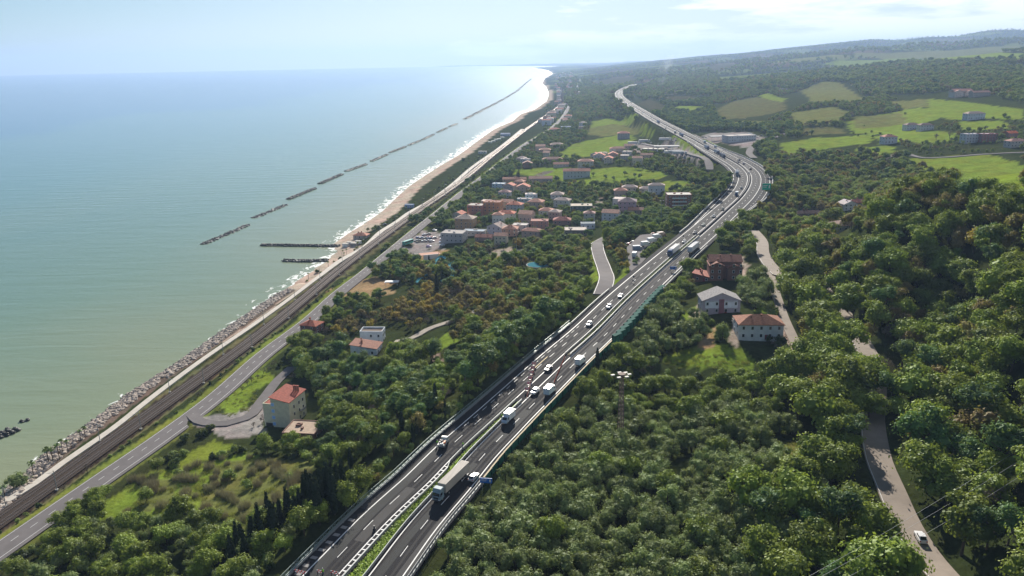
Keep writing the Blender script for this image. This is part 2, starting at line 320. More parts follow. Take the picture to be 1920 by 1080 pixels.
def npmesh(name, V, F, mats, cols=None, smooth=True):
    me = bpy.data.meshes.new(name); me.vertices.add(len(V)); me.vertices.foreach_set('co', np.asarray(V, np.float32).ravel())
    F = np.asarray(F, np.int32); me.loops.add(F.size); me.loops.foreach_set('vertex_index', F.ravel())
    me.polygons.add(len(F)); me.polygons.foreach_set('loop_start', np.arange(len(F), dtype=np.int32)*F.shape[1])
    me.polygons.foreach_set('use_smooth', [smooth]*len(F))
    for m in mats: me.materials.append(m)
    for k, v in (cols or {}).items():
        v = np.asarray(v, np.float32)
        if v.ndim == 2: a = me.attributes.new(k, 'FLOAT_COLOR', 'POINT'); a.data.foreach_set('color', np.hstack([v, np.ones((len(v), 1), np.float32)]).ravel())
        else: a = me.attributes.new(k, 'FLOAT', 'POINT'); a.data.foreach_set('value', v)
    me.update(calc_edges=True); me.validate(); return me
def ribbon(P, l, r, dz, m, mb=None, skirt=0, s0=None, s1=None, fr=None):
    mb = mb or MB(); P = np.asarray(P, float); T, Nn, s = fr or frame2d(P)
    l = np.broadcast_to(l, len(P)); r = np.broadcast_to(r, len(P)); idx = np.arange(len(P))
    if s0 is not None: idx = idx[(s >= s0-1e-6) & (s <= s1+1e-6)]
    if len(idx) < 2: return mb
    vs, fs = [], []
    for k, i in enumerate(idx):
        for o in (l[i], r[i]): vs.append((P[i, 0]+Nn[i, 0]*o, P[i, 1]+Nn[i, 1]*o, P[i, 2]+dz))
    n = len(idx)
    for k in range(n-1): fs.append((2*k, 2*k+1, 2*k+3, 2*k+2))
    if skirt:
        b = len(vs); vs += [(x, y, z-skirt) for x, y, z in vs]
        for k in range(n-1): fs += [(2*k, 2*k+2, b+2*k+2, b+2*k), (2*k+1, b+2*k+1, b+2*k+3, 2*k+3)]
        fs += [(0, b, b+1, 1), (2*n-2, 2*n-1, b+2*n-1, b+2*n-2)]
    mb.add(vs, fs, m); return mb
def sample(P, s, q):
    return np.array([np.interp(q, s, P[:, k]) for k in range(P.shape[1])]).T
def dash(P, fr, off, w, L, gap, s0, s1, dz, m, mb, phase=0):
    T, Nn, s = fr; q = s0+phase
    while q < s1:
        a, b = sample(P, s, q), sample(P, s, q+L); na, nb = sample(Nn, s, q), sample(Nn, s, q+L)
        oa = off(q) if callable(off) else off; ob = off(q+L) if callable(off) else off
        mb.add([(a[0]+na[0]*(oa-w/2), a[1]+na[1]*(oa-w/2), a[2]+dz), (a[0]+na[0]*(oa+w/2), a[1]+na[1]*(oa+w/2), a[2]+dz), (b[0]+nb[0]*(ob+w/2), b[1]+nb[1]*(ob+w/2), b[2]+dz), (b[0]+nb[0]*(ob-w/2), b[1]+nb[1]*(ob-w/2), b[2]+dz)], [(0, 1, 2, 3)], m)
        q += L+gap
# ------------------------------------------------------------------ ground cover
SOIL = (0.042, 0.056, 0.020); MEAD = (0.175, 0.245, 0.036); DRYM = (0.15, 0.165, 0.05); BROWN = (0.070, 0.072, 0.034); SAND = (0.50, 0.42, 0.33); TAN = (0.34, 0.24, 0.13); WOODF = (0.055, 0.065, 0.03); GREYF = (0.16, 0.15, 0.12)
PATH = (0.36, 0.31, 0.25); PAVE = (0.30, 0.28, 0.26)
COVER = [  # colour, polygon on the photo (outline of the patch of ground)
 (MEAD, '185,978 205,935 262,890 330,880 400,862 470,850 520,865 560,880 540,905 500,960 440,985 395,975 330,960 250,975'),
 (DRYM, '400,870 520,855 600,870 560,930 470,985 400,975 380,920'),
 (DRYM, '250,905 330,900 350,940 260,965'),
 (MEAD, '400,770 430,733 470,703 505,690 512,705 480,745 440,775 412,782'),
 (PAVE, '372,780 400,782 440,776 500,740 520,765 500,790 500,815 440,822 395,810 375,800'),
 (MEAD, '790,655 830,632 850,618 852,640 820,662 800,668'), (TAN, '796,690 815,685 812,715 798,735'), (PATH, '815,660 835,660 832,678 816,678'),
 (MEAD, '330,862 400,822 440,838 400,860 345,875'),
 (MEAD, '1240,668 1290,655 1400,650 1412,692 1330,696 1262,690'), (TAN, '1320,615 1345,612 1340,650 1325,655'), (PATH, '1380,655 1400,640 1380,605 1368,610'),
 (MEAD, '1285,575 1305,570 1303,600 1285,605'), (PATH, '1295,570 1315,572 1320,595 1296,592'), (PATH, '1390,480 1402,485 1405,525 1388,522'), (MEAD, '1425,565 1445,560 1445,585 1428,590'),
 (PATH, '1450,600 1500,640 1510,675 1478,680 1455,640'), (MEAD, '1428,680 1460,672 1462,692 1430,695'),
 (DRYM, '1255,880 1290,855 1310,860 1300,895 1262,920'), (DRYM, '1205,930 1235,915 1240,945 1215,975'), (DRYM, '1440,830 1500,820 1540,850 1500,880 1450,870'),
 (MEAD, '968,318 1060,313 1100,318 1170,312 1245,322 1240,336 1180,338 1100,348 1060,340 1000,330 960,326'), (GREYF, '1006,326 1035,318 1040,322 1012,332'),
 (MEAD, '1045,288 1080,268 1110,262 1180,250 1190,262 1160,285 1110,292 1060,298'), (DRYM, '1105,240 1150,228 1205,230 1215,240 1190,252 1130,256 1100,252'), (MEAD, '1110,228 1140,222 1200,215 1190,224 1150,232 1105,240'),
 (MEAD, '1195,240 1210,232 1225,252 1222,258 1205,255'), (MEAD, '1215,350 1250,340 1290,338 1300,350 1280,358 1220,358'),
 (MEAD, '1265,268 1290,262 1330,290 1345,308 1310,300 1280,285'), (MEAD, '1262,254 1285,250 1300,262 1275,262'),
 (PAVE, '1180,266 1260,262 1300,285 1330,310 1290,302 1240,292 1190,285'), (PAVE, '1300,255 1325,250 1400,248 1440,262 1410,285 1390,275 1350,265 1310,262'), (MEAD, '1290,258 1320,262 1365,282 1390,295 1370,292 1320,275'),
 ((0.12, 0.125, 0.045), '1345,205 1375,190 1420,182 1470,186 1475,205 1440,215 1390,222 1350,225'), (MEAD, '1250,206 1275,198 1330,200 1300,214'), (DRYM, '1478,212 1560,200 1600,212 1565,232 1490,236'), (MEAD, '1640,256 1705,243 1715,262 1655,270'), (MEAD, '1790,228 1880,226 1900,240 1810,246'), ((0.12, 0.125, 0.045), '1500,240 1570,238 1590,250 1510,254'), (DRYM, '1660,190 1740,186 1745,202 1690,205'), (MEAD, '1490,352 1540,346 1560,358 1505,366'), (DRYM, '1350,232 1400,226 1470,228 1420,240'), (MEAD, '1420,180 1440,175 1475,185 1465,192'),
 (DRYM, '1500,170 1545,153 1580,158 1600,172 1620,185 1590,192 1520,190'), (MEAD, '1465,270 1530,258 1600,255 1640,250 1632,268 1570,275 1520,285 1470,295'),
 (MEAD, '1585,228 1650,215 1700,205 1760,205 1770,220 1720,240 1660,252 1600,250'), (DRYM, '1600,218 1690,210 1700,230 1640,240 1600,240'), (MEAD, '1690,245 1790,250 1800,262 1730,270 1690,262'), (MEAD, '1600,280 1670,272 1680,288 1625,295'),
 (MEAD, '1740,185 1800,190 1920,205 1920,225 1850,222 1780,225 1740,210'), (MEAD, '1700,300 1780,292 1860,290 1920,310 1920,345 1870,335 1800,325 1720,318'), (MEAD, '1780,355 1860,322 1960,310 1960,350 1905,362 1850,360 1800,372'),
 (MEAD, '1770,368 1795,365 1800,385 1780,388'), (BROWN, '1100,155 1160,145 1210,148 1170,160 1130,163'), (BROWN, '1185,165 1225,148 1300,150 1330,160 1290,175 1210,182'), (BROWN, '1290,135 1360,118 1390,122 1340,138'), (MEAD, '1278,142 1320,136 1330,139 1285,146'),
 (DRYM, '1400,122 1560,103 1600,108 1500,118'), (DRYM, '1600,100 1920,85 1920,95 1700,110 1600,108'), (MEAD, '1540,118 1700,108 1920,100 1920,112 1760,118 1560,126'), (BROWN, '1240,180 1300,180 1320,188 1260,195'), (BROWN, '1195,195 1215,185 1250,200 1240,215'),
 (PAVE, '766,450 792,433 834,436 840,452 826,468 782,466'), (TAN, '768,492 800,470 840,470 838,482 800,500'), (PAVE, '740,468 780,462 815,470 790,478 750,476'), (PATH, '1128,375 1120,368 1112,395 1104,402 1112,408'),
 (TAN, '615,545 640,530 700,520 740,528 730,552 690,560 640,562'), (PATH, '905,480 960,462 985,470 975,490 930,492'), (MEAD, '1108,452 1112,450 1122,520 1108,545 1104,500'), (MEAD, '1140,538 1170,500 1178,508 1165,535 1145,560'),
]
def pip(x, y, poly):
    c = np.zeros(len(x), bool); n = len(poly)
    for i in range(n):
        x1, y1 = poly[i][:2]; x2, y2 = poly[(i+1) % n][:2]
        k = ((y1 > y) != (y2 > y)) & (x < (x2-x1)*(y-y1)/(y2-y1+1e-12)+x1); c ^= k
    return c
def wpoly(s): return [gp(*map(float, p.split(','))) for p in s.split()]
C = np.tile(np.array(SOIL), (len(fx), 1))
far = np.clip((fy-2500)/1500, 0, 1)[:, None]; C = C*(1-far)+np.array((0.030, 0.045, 0.018))*far
jx = fx+1.8*np.sin(fy/5)+1.2*np.sin(fx/2.7); jy = fy+1.8*np.cos(fx/4.4)
fld = np.sin(fx/140+fy/310)*np.sin(fy/260-fx/400+1); k = (fy > 3000) & (fld > .42); C[k] = (0.13, 0.17, 0.045); k = (fy > 3000) & (fld < -.6); C[k] = (0.11, 0.085, 0.05)
for col, s in COVER: C[pip(jx, jy, wpoly(s))] = col
cdN, _, csN = cd, None, cs
beach = (SD > -3) & (SD < 20) & (fy >= 500) & (fy < 2600); C[(SD > -3) & (fy >= 400) & (SD < 16)] = SAND; C[beach & (SD < 20)] = SAND; C[(SD > -60) & (SD <= 0)] = (0.3, 0.3, 0.22)
C[(SD > 0) & (SD < 14) & (fy < 500)] = (0.16, 0.13, 0.10)
d1, _, _ = poly_dist(fx, fy, RAIL, 30); C[(d1 < 6.0) & (SD > 6)] = (0.050, 0.038, 0.030); C[(d1 >= 6.0) & (d1 < 8.5) & (SD > 6) & (fy < 900)] = (0.15, 0.15, 0.07)
d2, _, sd2 = poly_dist(fx, fy, ROADC, 30); C[(d2 > 4) & (d2 < 8.2) & (sd2 < 0) & (d1 > 6)] = (0.18, 0.225, 0.045)
C[(d2 > 4) & (d2 < 7) & (sd2 > 0) & (C[:, 1] < 0.1)] = (0.13, 0.16, 0.04)
def ground_material():
    m = bpy.data.materials.new('ground'); m.use_nodes = True; t = m.node_tree; b = t.nodes['Principled BSDF']; b.inputs['Roughness'].default_value = 0.95; b.inputs['Specular IOR Level'].default_value = 0.0
    a = N(t, 'ShaderNodeAttribute', attribute_name='cover'); g = N(t, 'ShaderNodeTexCoord')
    n1 = N(t, 'ShaderNodeTexNoise', i_Scale=0.09, i_Detail=8.0, i_Roughness=0.7); n2 = N(t, 'ShaderNodeTexNoise', i_Scale=0.6, i_Detail=5.0, i_Roughness=0.7)
    for n in (n1, n2): t.links.new(g.outputs['Object'], n.inputs[0])
    r1 = ramp(t, [(0.3, 0.62), (0.7, 1.25)]); r2 = ramp(t, [(0.3, 0.7), (0.7, 1.2)]); t.links.new(n1.outputs[0], r1.inputs[0]); t.links.new(n2.outputs[0], r2.inputs[0])
    c = mixc(t, 1.0, a.outputs['Color'], r1.outputs[0], 'MULTIPLY'); c = mixc(t, 1.0, c, r2.outputs[0], 'MULTIPLY')
    n3 = N(t, 'ShaderNodeTexNoise', i_Scale=0.05, i_Detail=6.0); t.links.new(g.outputs['Object'], n3.inputs[0]); r3 = ramp(t, [(0.45, 0.0), (0.62, 0.5)]); t.links.new(n3.outputs[0], r3.inputs[0])
    c = mixc(t, r3.outputs[0], c, mixc(t, 1.0, c, (1.15, 0.85, 0.9), 'MULTIPLY')); t.links.new(c, b.inputs['Base Color'])
    bp = N(t, 'ShaderNodeBump', i_Strength=0.6, i_Distance=0.5); t.links.new(n2.outputs[0], bp.inputs['Height']); t.links.new(bp.outputs[0], b.inputs['Normal'])
    return m
ii, jj = np.meshgrid(np.arange(NR-1), np.arange(NC-1), indexing='ij'); q0 = (ii*NC+jj).ravel(); quads = np.stack([q0, q0+1, q0+NC+1, q0+NC], 1)
keep = (SD[q0] > -130*(1+fy[q0]/1500)); quads = quads[keep]
used, inv = np.unique(quads, return_inverse=True)
ter = link('ground', npmesh('ground', np.stack([fx, fy, Zt], 1)[used], inv.reshape(quads.shape), [ground_material()], {'cover': C[used]})); tag(ter, 'rolling coastal ground of fields, verges and wooded slopes', 'ground', kind='structure')
# ------------------------------------------------------------------ sea
ra, rr = 520, 420; aa = np.linspace(R(-62), R(32), ra); rd = 90*np.exp(np.linspace(0, 1, rr)*math.log(22500/90))
sx = (rd[:, None]*np.sin(aa)).ravel(); sy = (rd[:, None]*np.cos(aa)).ravel()
dd, _, ss = poly_dist(sx, sy, COAST); sh = -dd*ss
ii, jj = np.meshgrid(np.arange(rr-1), np.arange(ra-1), indexing='ij'); q0 = (ii*ra+jj).ravel(); quads = np.stack([q0, q0+1, q0+ra+1, q0+ra], 1)
keep = sh[q0] > -60-sy[q0]*0.03; quads = quads[keep]; used, inv = np.unique(quads, return_inverse=True)
def sea_material():
    m = bpy.data.materials.new('sea_water'); m.use_nodes = True; t = m.node_tree; b = t.nodes['Principled BSDF']; g = N(t, 'ShaderNodeTexCoord')
    a = N(t, 'ShaderNodeAttribute', attribute_name='shore')
    mp = N(t, 'ShaderNodeMapping'); mp.inputs['Scale'].default_value = (0.0016, 0.0009, 1); mp.inputs['Rotation'].default_value = (0, 0, 0.5); t.links.new(g.outputs['Object'], mp.inputs[0])
    n = N(t, 'ShaderNodeTexNoise', i_Scale=1.0, i_Detail=5.0, i_Roughness=0.55, i_Distortion=0.6); t.links.new(mp.outputs[0], n.inputs[0])
    s1 = mathn(t, 'ADD', a.outputs['Fac'], mathn(t, 'MULTIPLY', mathn(t, 'SUBTRACT', n.outputs[0], 0.5), 900))
    mr = N(t, 'ShaderNodeMapRange', i_From_Min=0.0, i_From_Max=2400.0); t.links.new(s1, mr.inputs[0])
    r = ramp(t, [(0.0, (0.235, 0.26, 0.155)), (0.04, (0.205, 0.25, 0.155)), (0.10, (0.155, 0.235, 0.16)), (0.26, (0.10, 0.205, 0.17)), (0.46, (0.07, 0.18, 0.18)), (0.50, (0.03, 0.125, 0.19)), (1.0, (0.028, 0.11, 0.18))]); t.links.new(mr.outputs[0], r.inputs[0])
    # swell: long crests nearly parallel to the frame, finer chop on top
    mw = N(t, 'ShaderNodeMapping'); mw.inputs['Rotation'].default_value = (0, 0, R(-14)); mw.inputs['Scale'].default_value = (0.018, 0.075, 1); t.links.new(g.outputs['Object'], mw.inputs[0])
    w1 = N(t, 'ShaderNodeTexNoise', i_Scale=1.0, i_Detail=4.0, i_Roughness=0.55, i_Distortion=0.4); t.links.new(mw.outputs[0], w1.inputs[0])
    mw2 = N(t, 'ShaderNodeMapping'); mw2.inputs['Rotation'].default_value = (0, 0, R(-10)); mw2.inputs['Scale'].default_value = (0.12, 0.4, 1); t.links.new(g.outputs['Object'], mw2.inputs[0])
    w2 = N(t, 'ShaderNodeTexNoise', i_Scale=1.0, i_Detail=4.0, i_Roughness=0.6); t.links.new(mw2.outputs[0], w2.inputs[0])
    h = mathn(t, 'ADD', mathn(t, 'MULTIPLY', w1.outputs[0], 1.0), mathn(t, 'MULTIPLY', w2.outputs[0], 0.22))
    bp = N(t, 'ShaderNodeBump', i_Strength=0.45, i_Distance=1.0); t.links.new(h, bp.inputs['Height']); t.links.new(bp.outputs[0], b.inputs['Normal'])
    # foam: ragged lines near the beach only
    mf = N(t, 'ShaderNodeMapping'); mf.inputs['Scale'].default_value = (0.16, 0.10, 1); t.links.new(g.outputs['Object'], mf.inputs[0])
    nf = N(t, 'ShaderNodeTexNoise', i_Scale=1.0, i_Detail=7.0, i_Roughness=0.68, i_Distortion=0.8); t.links.new(mf.outputs[0], nf.inputs[0])
    fr_ = N(t, 'ShaderNodeAttribute', attribute_name='foam'); fo = mathn(t, 'ADD', nf.outputs[0], fr_.outputs['Fac']); rf = ramp(t, [(0.60, 0.0), (0.66, 1.0)]); t.links.new(fo, rf.inputs[0])
    c = mixc(t, rf.outputs[0], r.outputs[0], (0.8, 0.82, 0.8)); t.links.new(c, b.inputs['Base Color'])
    ro = N(t, 'ShaderNodeMapRange', i_From_Min=0.0, i_From_Max=1.0, i_To_Min=0.13, i_To_Max=0.8); t.links.new(rf.outputs[0], ro.inputs[0]); t.links.new(ro.outputs[0], b.inputs['Roughness'])
    b.inputs['IOR'].default_value = 1.33; b.inputs['Specular IOR Level'].default_value = 0.2
    return m
sy_u = sy[used]; sh_u = sh[used]
beachy = np.clip((sy_u-430)/60, 0, 1); wdt = 9+np.clip(sy_u-500, 0, 4000)*0.010
foam = np.where(beachy > 0, 0.145-np.maximum(sh_u, 0)/wdt*0.14, -1)*beachy+(1-beachy)*np.clip(0.075-np.maximum(sh_u, 0)/5*0.10, -1, 1)
foam = np.clip(foam, -1, 0.3)
sea = link('sea', npmesh('sea', np.stack([sx, sy, 0*sx], 1)[used], inv.reshape(quads.shape), [sea_material()], {'shore': sh_u, 'foam': foam})); tag(sea, 'calm shallow sea, pale green by the shore and blue far out', 'sea', kind='structure')
# ------------------------------------------------------------------ roads
def structure(o, label, cat): return tag(o, label, cat, kind='structure')
hg = half_gap(HS); wl = -(hg+7.7+3.1+extraL(HS)); wr = hg+7.7+2.6+extraR(HS); HF = (HT, HN, HS)
sM0, sM1 = s_at(HWY, HS, 975, 743, 35.2), s_at(HWY, HS, 1064, 666, 36.4)
mb = ribbon(HWY, wl, wr, 0, ASPH, skirt=2.5, fr=HF)
mk = MB(); dz = 0.02
for sgn in (-1, 1):
    for o in (hg, hg+7.7): ribbon(HWY, sgn*o-0.16, sgn*o+0.16, dz, WHITEL, mk, fr=HF)
    dash(HWY, HF, lambda q, g=sgn: g*(half_gap(q)+3.85), 0.18, 4.5, 7.5, 0, HS[-1]-20, dz, WHITEL, mk, phase=3 if sgn < 0 else 8)
    ex = (extraR if sgn > 0 else extraL); qs = np.array([ex(q) for q in HS]); ribbon(HWY, sgn*(hg+7.7+qs)-0.14, sgn*(hg+7.7+qs)+0.14, dz+.004, WHITEL, mk, s0=sX0, s1=sX3, fr=HF)
dash(HWY, HF, lambda q: half_gap(q)+7.7+3.6, 0.16, 4.5, 4.5, sX1-30, sX2+30, dz, WHITEL, mk)
# ladder marks beside the inner line and on the hard shoulder
sz1 = s_at(HWY, HS, 840, 880, 33)
dash(HWY, HF, lambda q: -(half_gap(q)-0.62), 0.78, 0.40, 1.8, 0, sz1, dz, WHITEL, mk); ribbon(HWY, -(hg-1.08)-.07, -(hg-1.08)+.07, dz, WHITEL, mk, s0=0, s1=sz1, fr=HF)
GREYP = mat('worn_paint', (0.26, 0.25, 0.24), 0.8)
dash(HWY, HF, lambda q: -(half_gap(q)+7.7+1.55), 1.7, 1.1, 2.2, sA-60, s_at(HWY, HS, 740, 985, 32), dz, GREYP, mk)
# broken yellow / short dashes on the works stretch
s7, s8 = s_at(HWY, HS, 905, 805, 34), s_at(HWY, HS, 1120, 612, 37)
dash(HWY, HF, lambda q: -(half_gap(q)+7.7-1.3-0.0), 0.16, 3, 3, s7, s8, dz, WHITEL, mk)
ribbon(HWY, -(hg+3.85+.9)-.09, -(hg+3.85+.9)+.09, dz, YELL, mk, s0=sM0+18, s1=sM0+38, fr=HF)
mw = structure(mb.obj('motorway'), 'dual carriageway motorway curving inland', 'road'); structure(mk.obj('motorway_markings'), 'white lane lines on the motorway', 'road marking')
PATCH = mat('dark_patch', (0.019, 0.021, 0.022), 0.85, .1, .3); PATCH2 = mat('pale_patch', (0.045, 0.043, 0.043), 0.85, .1, .3)
pt = MB()
for (a, b_, o0, o1, mm) in ((-20, 62, -(3.6+7.5), -(3.6+4), PATCH), (10, 40, -7.0, -4.2, PATCH2), (70, 96, 4.5, 7.5, PATCH), (0, 60, 4.6, 6.6, PATCH), (-10, 30, 9.5, 12.0, PATCH2), (130, 160, 5, 8, PATCH), (22, 34, -13.8, -11.6, PATCH2)):
    ribbon(HWY, o0, o1, 0.010, mm, pt, s0=sA+a, s1=sA+b_, fr=HF)
WEAR = mat('tyre_worn_asphalt', (0.0235, 0.0225, 0.0232), .8, .14, .1, spec=.15)
for sg in (-1, 1):
    for c_ in (1.15, 2.75, 5.0, 6.6): ribbon(HWY, sg*(hg+c_)-.32, sg*(hg+c_)+.32, .006, WEAR, pt, fr=HF)
structure(pt.obj('resurfacing_patches'), 'darker and paler repair strips in the motorway surface', 'road patch')
m2 = ribbon(RL, 0, np.interp(RL[:, 1], [430, 520, 1500], [9.6, 8.6, 9.5]), 0, ASPH2, skirt=1.2, fr=(rT, rN, rS))
structure(m2.obj('coast_road'), 'pale two lane coast road running beside the railway', 'road')
mk = MB(); FRR = (rT, rN, rS); ribbon(RL, .35, .5, dz, WHITEL, mk, fr=FRR); ribbon(RL, 7.9, 8.05, dz, WHITEL, mk, s0=0, s1=rS[np.argmin(abs(RL[:, 1]-430))], fr=FRR)
dash(RL, FRR, 4.0, 0.14, 3, 4.5, 0, 900, dz, WHITEL, mk)
structure(mk.obj('coast_road_markings'), 'white lines on the coast road', 'road marking')
pr = ribbon(PROM, -1.5, np.interp(PROM[:, 1], [520, 560, 1600], [1.5, 3.0, 4.5]), 0.02, mat('promenade_concrete', (0.50, 0.46, 0.40), .9, .08, .3), skirt=1.0)
structure(pr.obj('promenade'), 'pale concrete seafront path between rocks and railway', 'path')
LM = dict(side_road=ASPH2, hill_lane=LANEM, house_lane=LANEM, junction_road=ASPH2, villa_drive=mat('gravel', (0.38, 0.33, 0.27), .95, .15, .5), valley_road=ASPH2, service_slip_road=ASPH2, bypass_lane=ASPH2)
LL = dict(side_road='pale side road bending up beside the motorway', hill_lane='tan lane climbing between the trees at right', house_lane='narrow lane behind the houses', junction_road='road joining the coast road round a grass island', villa_drive='gravel drive to the white villa', valley_road='small road across the green valley fields', service_slip_road='slip road into the far service area', bypass_lane='slip road out of the near service area')
for nm, (w, P) in LANES.items():
    P = P.copy(); P[:, 2] = np.maximum(P[:, 2], zgrid(P[:, 0], P[:, 1]))+0.12
    mb = ribbon(P, -w, w, 0, LM[nm], skirt=1.5)
    if nm == 'hill_lane': ribbon(P, -w+.25, -w+.37, dz, WHITEL, mb)
    if nm == 'side_road':
        ribbon(P, -w+.3, -w+.45, dz, WHITEL, mb); ribbon(P, w-.45, w-.3, dz, WHITEL, mb)
    structure(mb.obj(nm), LL[nm], 'road')
zl = HWY[np.argmin(abs(HS-s_at(HWY, HS, 1215, 520, 38))), 2]-.06
mb = MB(); mb.prism([p[:2] for p in LAYBY], zl-2.5, zl, ASPH2); structure(mb.obj('layby'), 'paved lay-by used as a works yard beside the motorway', 'road')
# railway: two tracks
BAL = mat('ballast', (0.050, 0.037, 0.029), 0.95, .35, 1.2, spec=.1); SLP = mat('sleeper', (0.11, 0.09, 0.075), .9, spec=.1); RST = mat('rail_steel', (0.28, 0.23, 0.20), 0.4, metal=0.7)
kk = RAIL[:, 1] < 2600; RP = RAIL[kk]; fr3 = frame2d(RP)
structure(ribbon(RP, -4.2, 4.2, .06, BAL, skirt=.8, fr=fr3).obj('ballast_bed'), 'dark ballast bed of the double track railway', 'railway bed')
for j, o in enumerate((-2.05, 2.05)):
    e = empty('railway_track', (0, 0, 0), label='seaward track of the coastal railway' if j == 0 else 'inland track of the coastal railway', cat='railway track', group='tracks of the coastal railway')
    mbr = MB()
    for g in (-.75, .75): ribbon(RP, o+g-.07, o+g+.07, .32, RST, mbr, skirt=.16, fr=fr3)
    mbr.obj('rails', e); ms = MB(); dash(RP, fr3, o, 2.4, .28, .45, 0, fr3[2][np.argmin(abs(RP[:, 1]-620))], .2, SLP, ms); tag(ms.obj('sleepers', e), kind='stuff')
# ------------------------------------------------------------------ vegetation prototypes
leafmat('broadleaf_leaves', (0.057, 0.101, 0.018), (0.337, 0.402, 0.049)); leafmat('olive_leaves', (0.087, 0.122, 0.045), (0.336, 0.402, 0.127)); leafmat('pine_needles', (0.032, 0.084, 0.032), (0.140, 0.250, 0.060))
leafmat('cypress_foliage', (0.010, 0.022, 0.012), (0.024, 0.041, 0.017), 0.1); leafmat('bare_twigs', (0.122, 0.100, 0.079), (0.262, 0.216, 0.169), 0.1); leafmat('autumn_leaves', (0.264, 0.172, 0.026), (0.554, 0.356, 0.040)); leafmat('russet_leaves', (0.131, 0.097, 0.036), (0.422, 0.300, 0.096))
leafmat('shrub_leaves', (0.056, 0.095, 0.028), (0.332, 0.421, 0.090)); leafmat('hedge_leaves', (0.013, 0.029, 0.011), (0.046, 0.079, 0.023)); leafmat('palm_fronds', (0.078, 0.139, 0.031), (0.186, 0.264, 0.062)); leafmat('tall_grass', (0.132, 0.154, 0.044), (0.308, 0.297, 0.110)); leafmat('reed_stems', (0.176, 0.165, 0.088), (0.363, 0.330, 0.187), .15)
BARK = mat('bark', (0.10, 0.075, 0.055), 0.95, .2, 3)
def rdir(up=0.0):
    while 1:
        v = Vector((random.gauss(0, 1), random.gauss(0, 1), random.gauss(0, 1)+up))
        if v.length > .1: return v.normalized()
def leaf(mb, p, n, s, m, var, asp=1.0):
    n = (n+rdir()*.55).normalized(); a = n.orthogonal().normalized(); b = n.cross(a); t = random.random()*6.28
    u = (a*math.cos(t)+b*math.sin(t))*s; w = (b*math.cos(t)-a*math.sin(t))*s*asp
    mb.add([p-u-w*.5, p+u*.2-w, p+u+w*.4, p-u*.1+w], [(0, 1, 2, 3)], m, var=var)
ICO = None
def blob(mb, c, r, m, var, sq=0.8):
    n = 7; k = 5; vs = [(0, 0, -1)]; fs = []
    for i in range(1, k):
        a = -math.pi/2+math.pi*i/k
        for j in range(n): vs.append((math.cos(a)*math.cos(6.283*j/n), math.cos(a)*math.sin(6.283*j/n), math.sin(a)))
    vs.append((0, 0, 1)); L = len(vs)-1
    for j in range(n):
        fs.append((0, 1+(j+1) % n, 1+j)); fs.append((L, L-n+j, L-n+(j+1) % n))
        for i in range(k-2): b = 1+i*n; fs.append((b+j, b+(j+1) % n, b+n+(j+1) % n, b+n+j))
    q = [1+.22*random.uniform(-1, 1) for _ in vs]
    mb.add([(c[0]+v[0]*r*w, c[1]+v[1]*r*w, c[2]+v[2]*r*sq*w) for v, w in zip(vs, q)], fs, m, var=var)
def trunk(mb, h, r, lean=.1, limbs=4, top=None):
    a = Vector((0, 0, -1.0)); b = Vector((random.uniform(-lean, lean)*h, random.uniform(-lean, lean)*h, h*.45)); mb.tube(a, b, r, BARK, 6, r*.7)
    for i in range(limbs):
        t = 6.28*i/limbs+random.random(); q = b+Vector((math.cos(t)*h*.3, math.sin(t)*h*.3, h*random.uniform(.2, .38))); mb.tube(b, q, r*.5, BARK, 5, r*.18)
def crown(mb, H, Rr, z0, m, nl, per, ls, asp=.8, sq=.8, lobe=.42, skip=0, up=.3, core=True):
    for i in range(nl):
        d = rdir(.35); rho = random.random()**.5*.78
        c = Vector((d.x*Rr*rho, d.y*Rr*rho, z0+(H-z0)*(.42+.42*d.z*rho+random.uniform(-.05, .05)))); r = Rr*lobe*random.uniform(.55, 1.35); v = random.random()
        if core: blob(mb, c, r*.66, m, v*.5, sq)
        for k in range(per):
            n = rdir(up); p = c+Vector((n.x*r, n.y*r, n.z*r*sq))*(random.uniform(.8, 1.12) if k % 6 else random.uniform(1.1, 1.5))
            leaf(mb, p, (n+Vector((0, 0, .45))).normalized(), ls*random.uniform(.6, 1.35), m, min(1, max(0, v*.6+.4*random.random())), asp)
PROTO = {}
def proto(kind, H, parts):                       # parts: list of (name, function(mb)); stored as separate meshes and as one joined mesh
    P = PROTO.setdefault(kind, []); sep = []; allm = MB()
    for nm, fn in parts:
        st = random.getstate(); mb = MB(); fn(mb); sep.append((nm, mb.mesh(kind+'_'+nm)))
        b = len(allm.v); allm.v += mb.v; allm.var += mb.var
        for f, k in zip(mb.f, mb.m): allm.f.append(tuple(i+b for i in f)); allm.m.append(allm.mi(mb.mats[k]))
    P.append((H, sep, allm.mesh(kind)))
def mk_tree(kind, H, Rr, z0, m, nl, per, ls, **k):
    tr = k.pop('tr', (.22, 4)); m = MAT[m]
    proto(kind, H, [('crown', lambda mb: crown(mb, H, Rr, z0, m, nl, per, ls, **k)), ('trunk', lambda mb: trunk(mb, H, tr[0], limbs=tr[1]))])
for i in range(5): mk_tree('broadleaf_tree', 9, random.uniform(3.9, 4.9), 1.8, 'broadleaf_leaves', 19, 115, .23, sq=.75, lobe=.36)
for i in range(4): mk_tree('olive_tree', 5.2, random.uniform(2.3, 2.8), 1.0, 'olive_leaves', 10, 90, .17, sq=.9, lobe=.42, asp=.5, up=.7, tr=(.2, 3))
for i in range(4): mk_tree('pine_tree', 10, random.uniform(3.6, 4.6), 3.0, 'pine_needles', 17, 110, .24, sq=.62, lobe=.36, asp=.5, up=.7, tr=(.25, 4))
for i in range(3): mk_tree('autumn_tree', 7, 3.0, 1.8, 'autumn_leaves', 12, 80, .24, sq=.8, tr=(.18, 4))
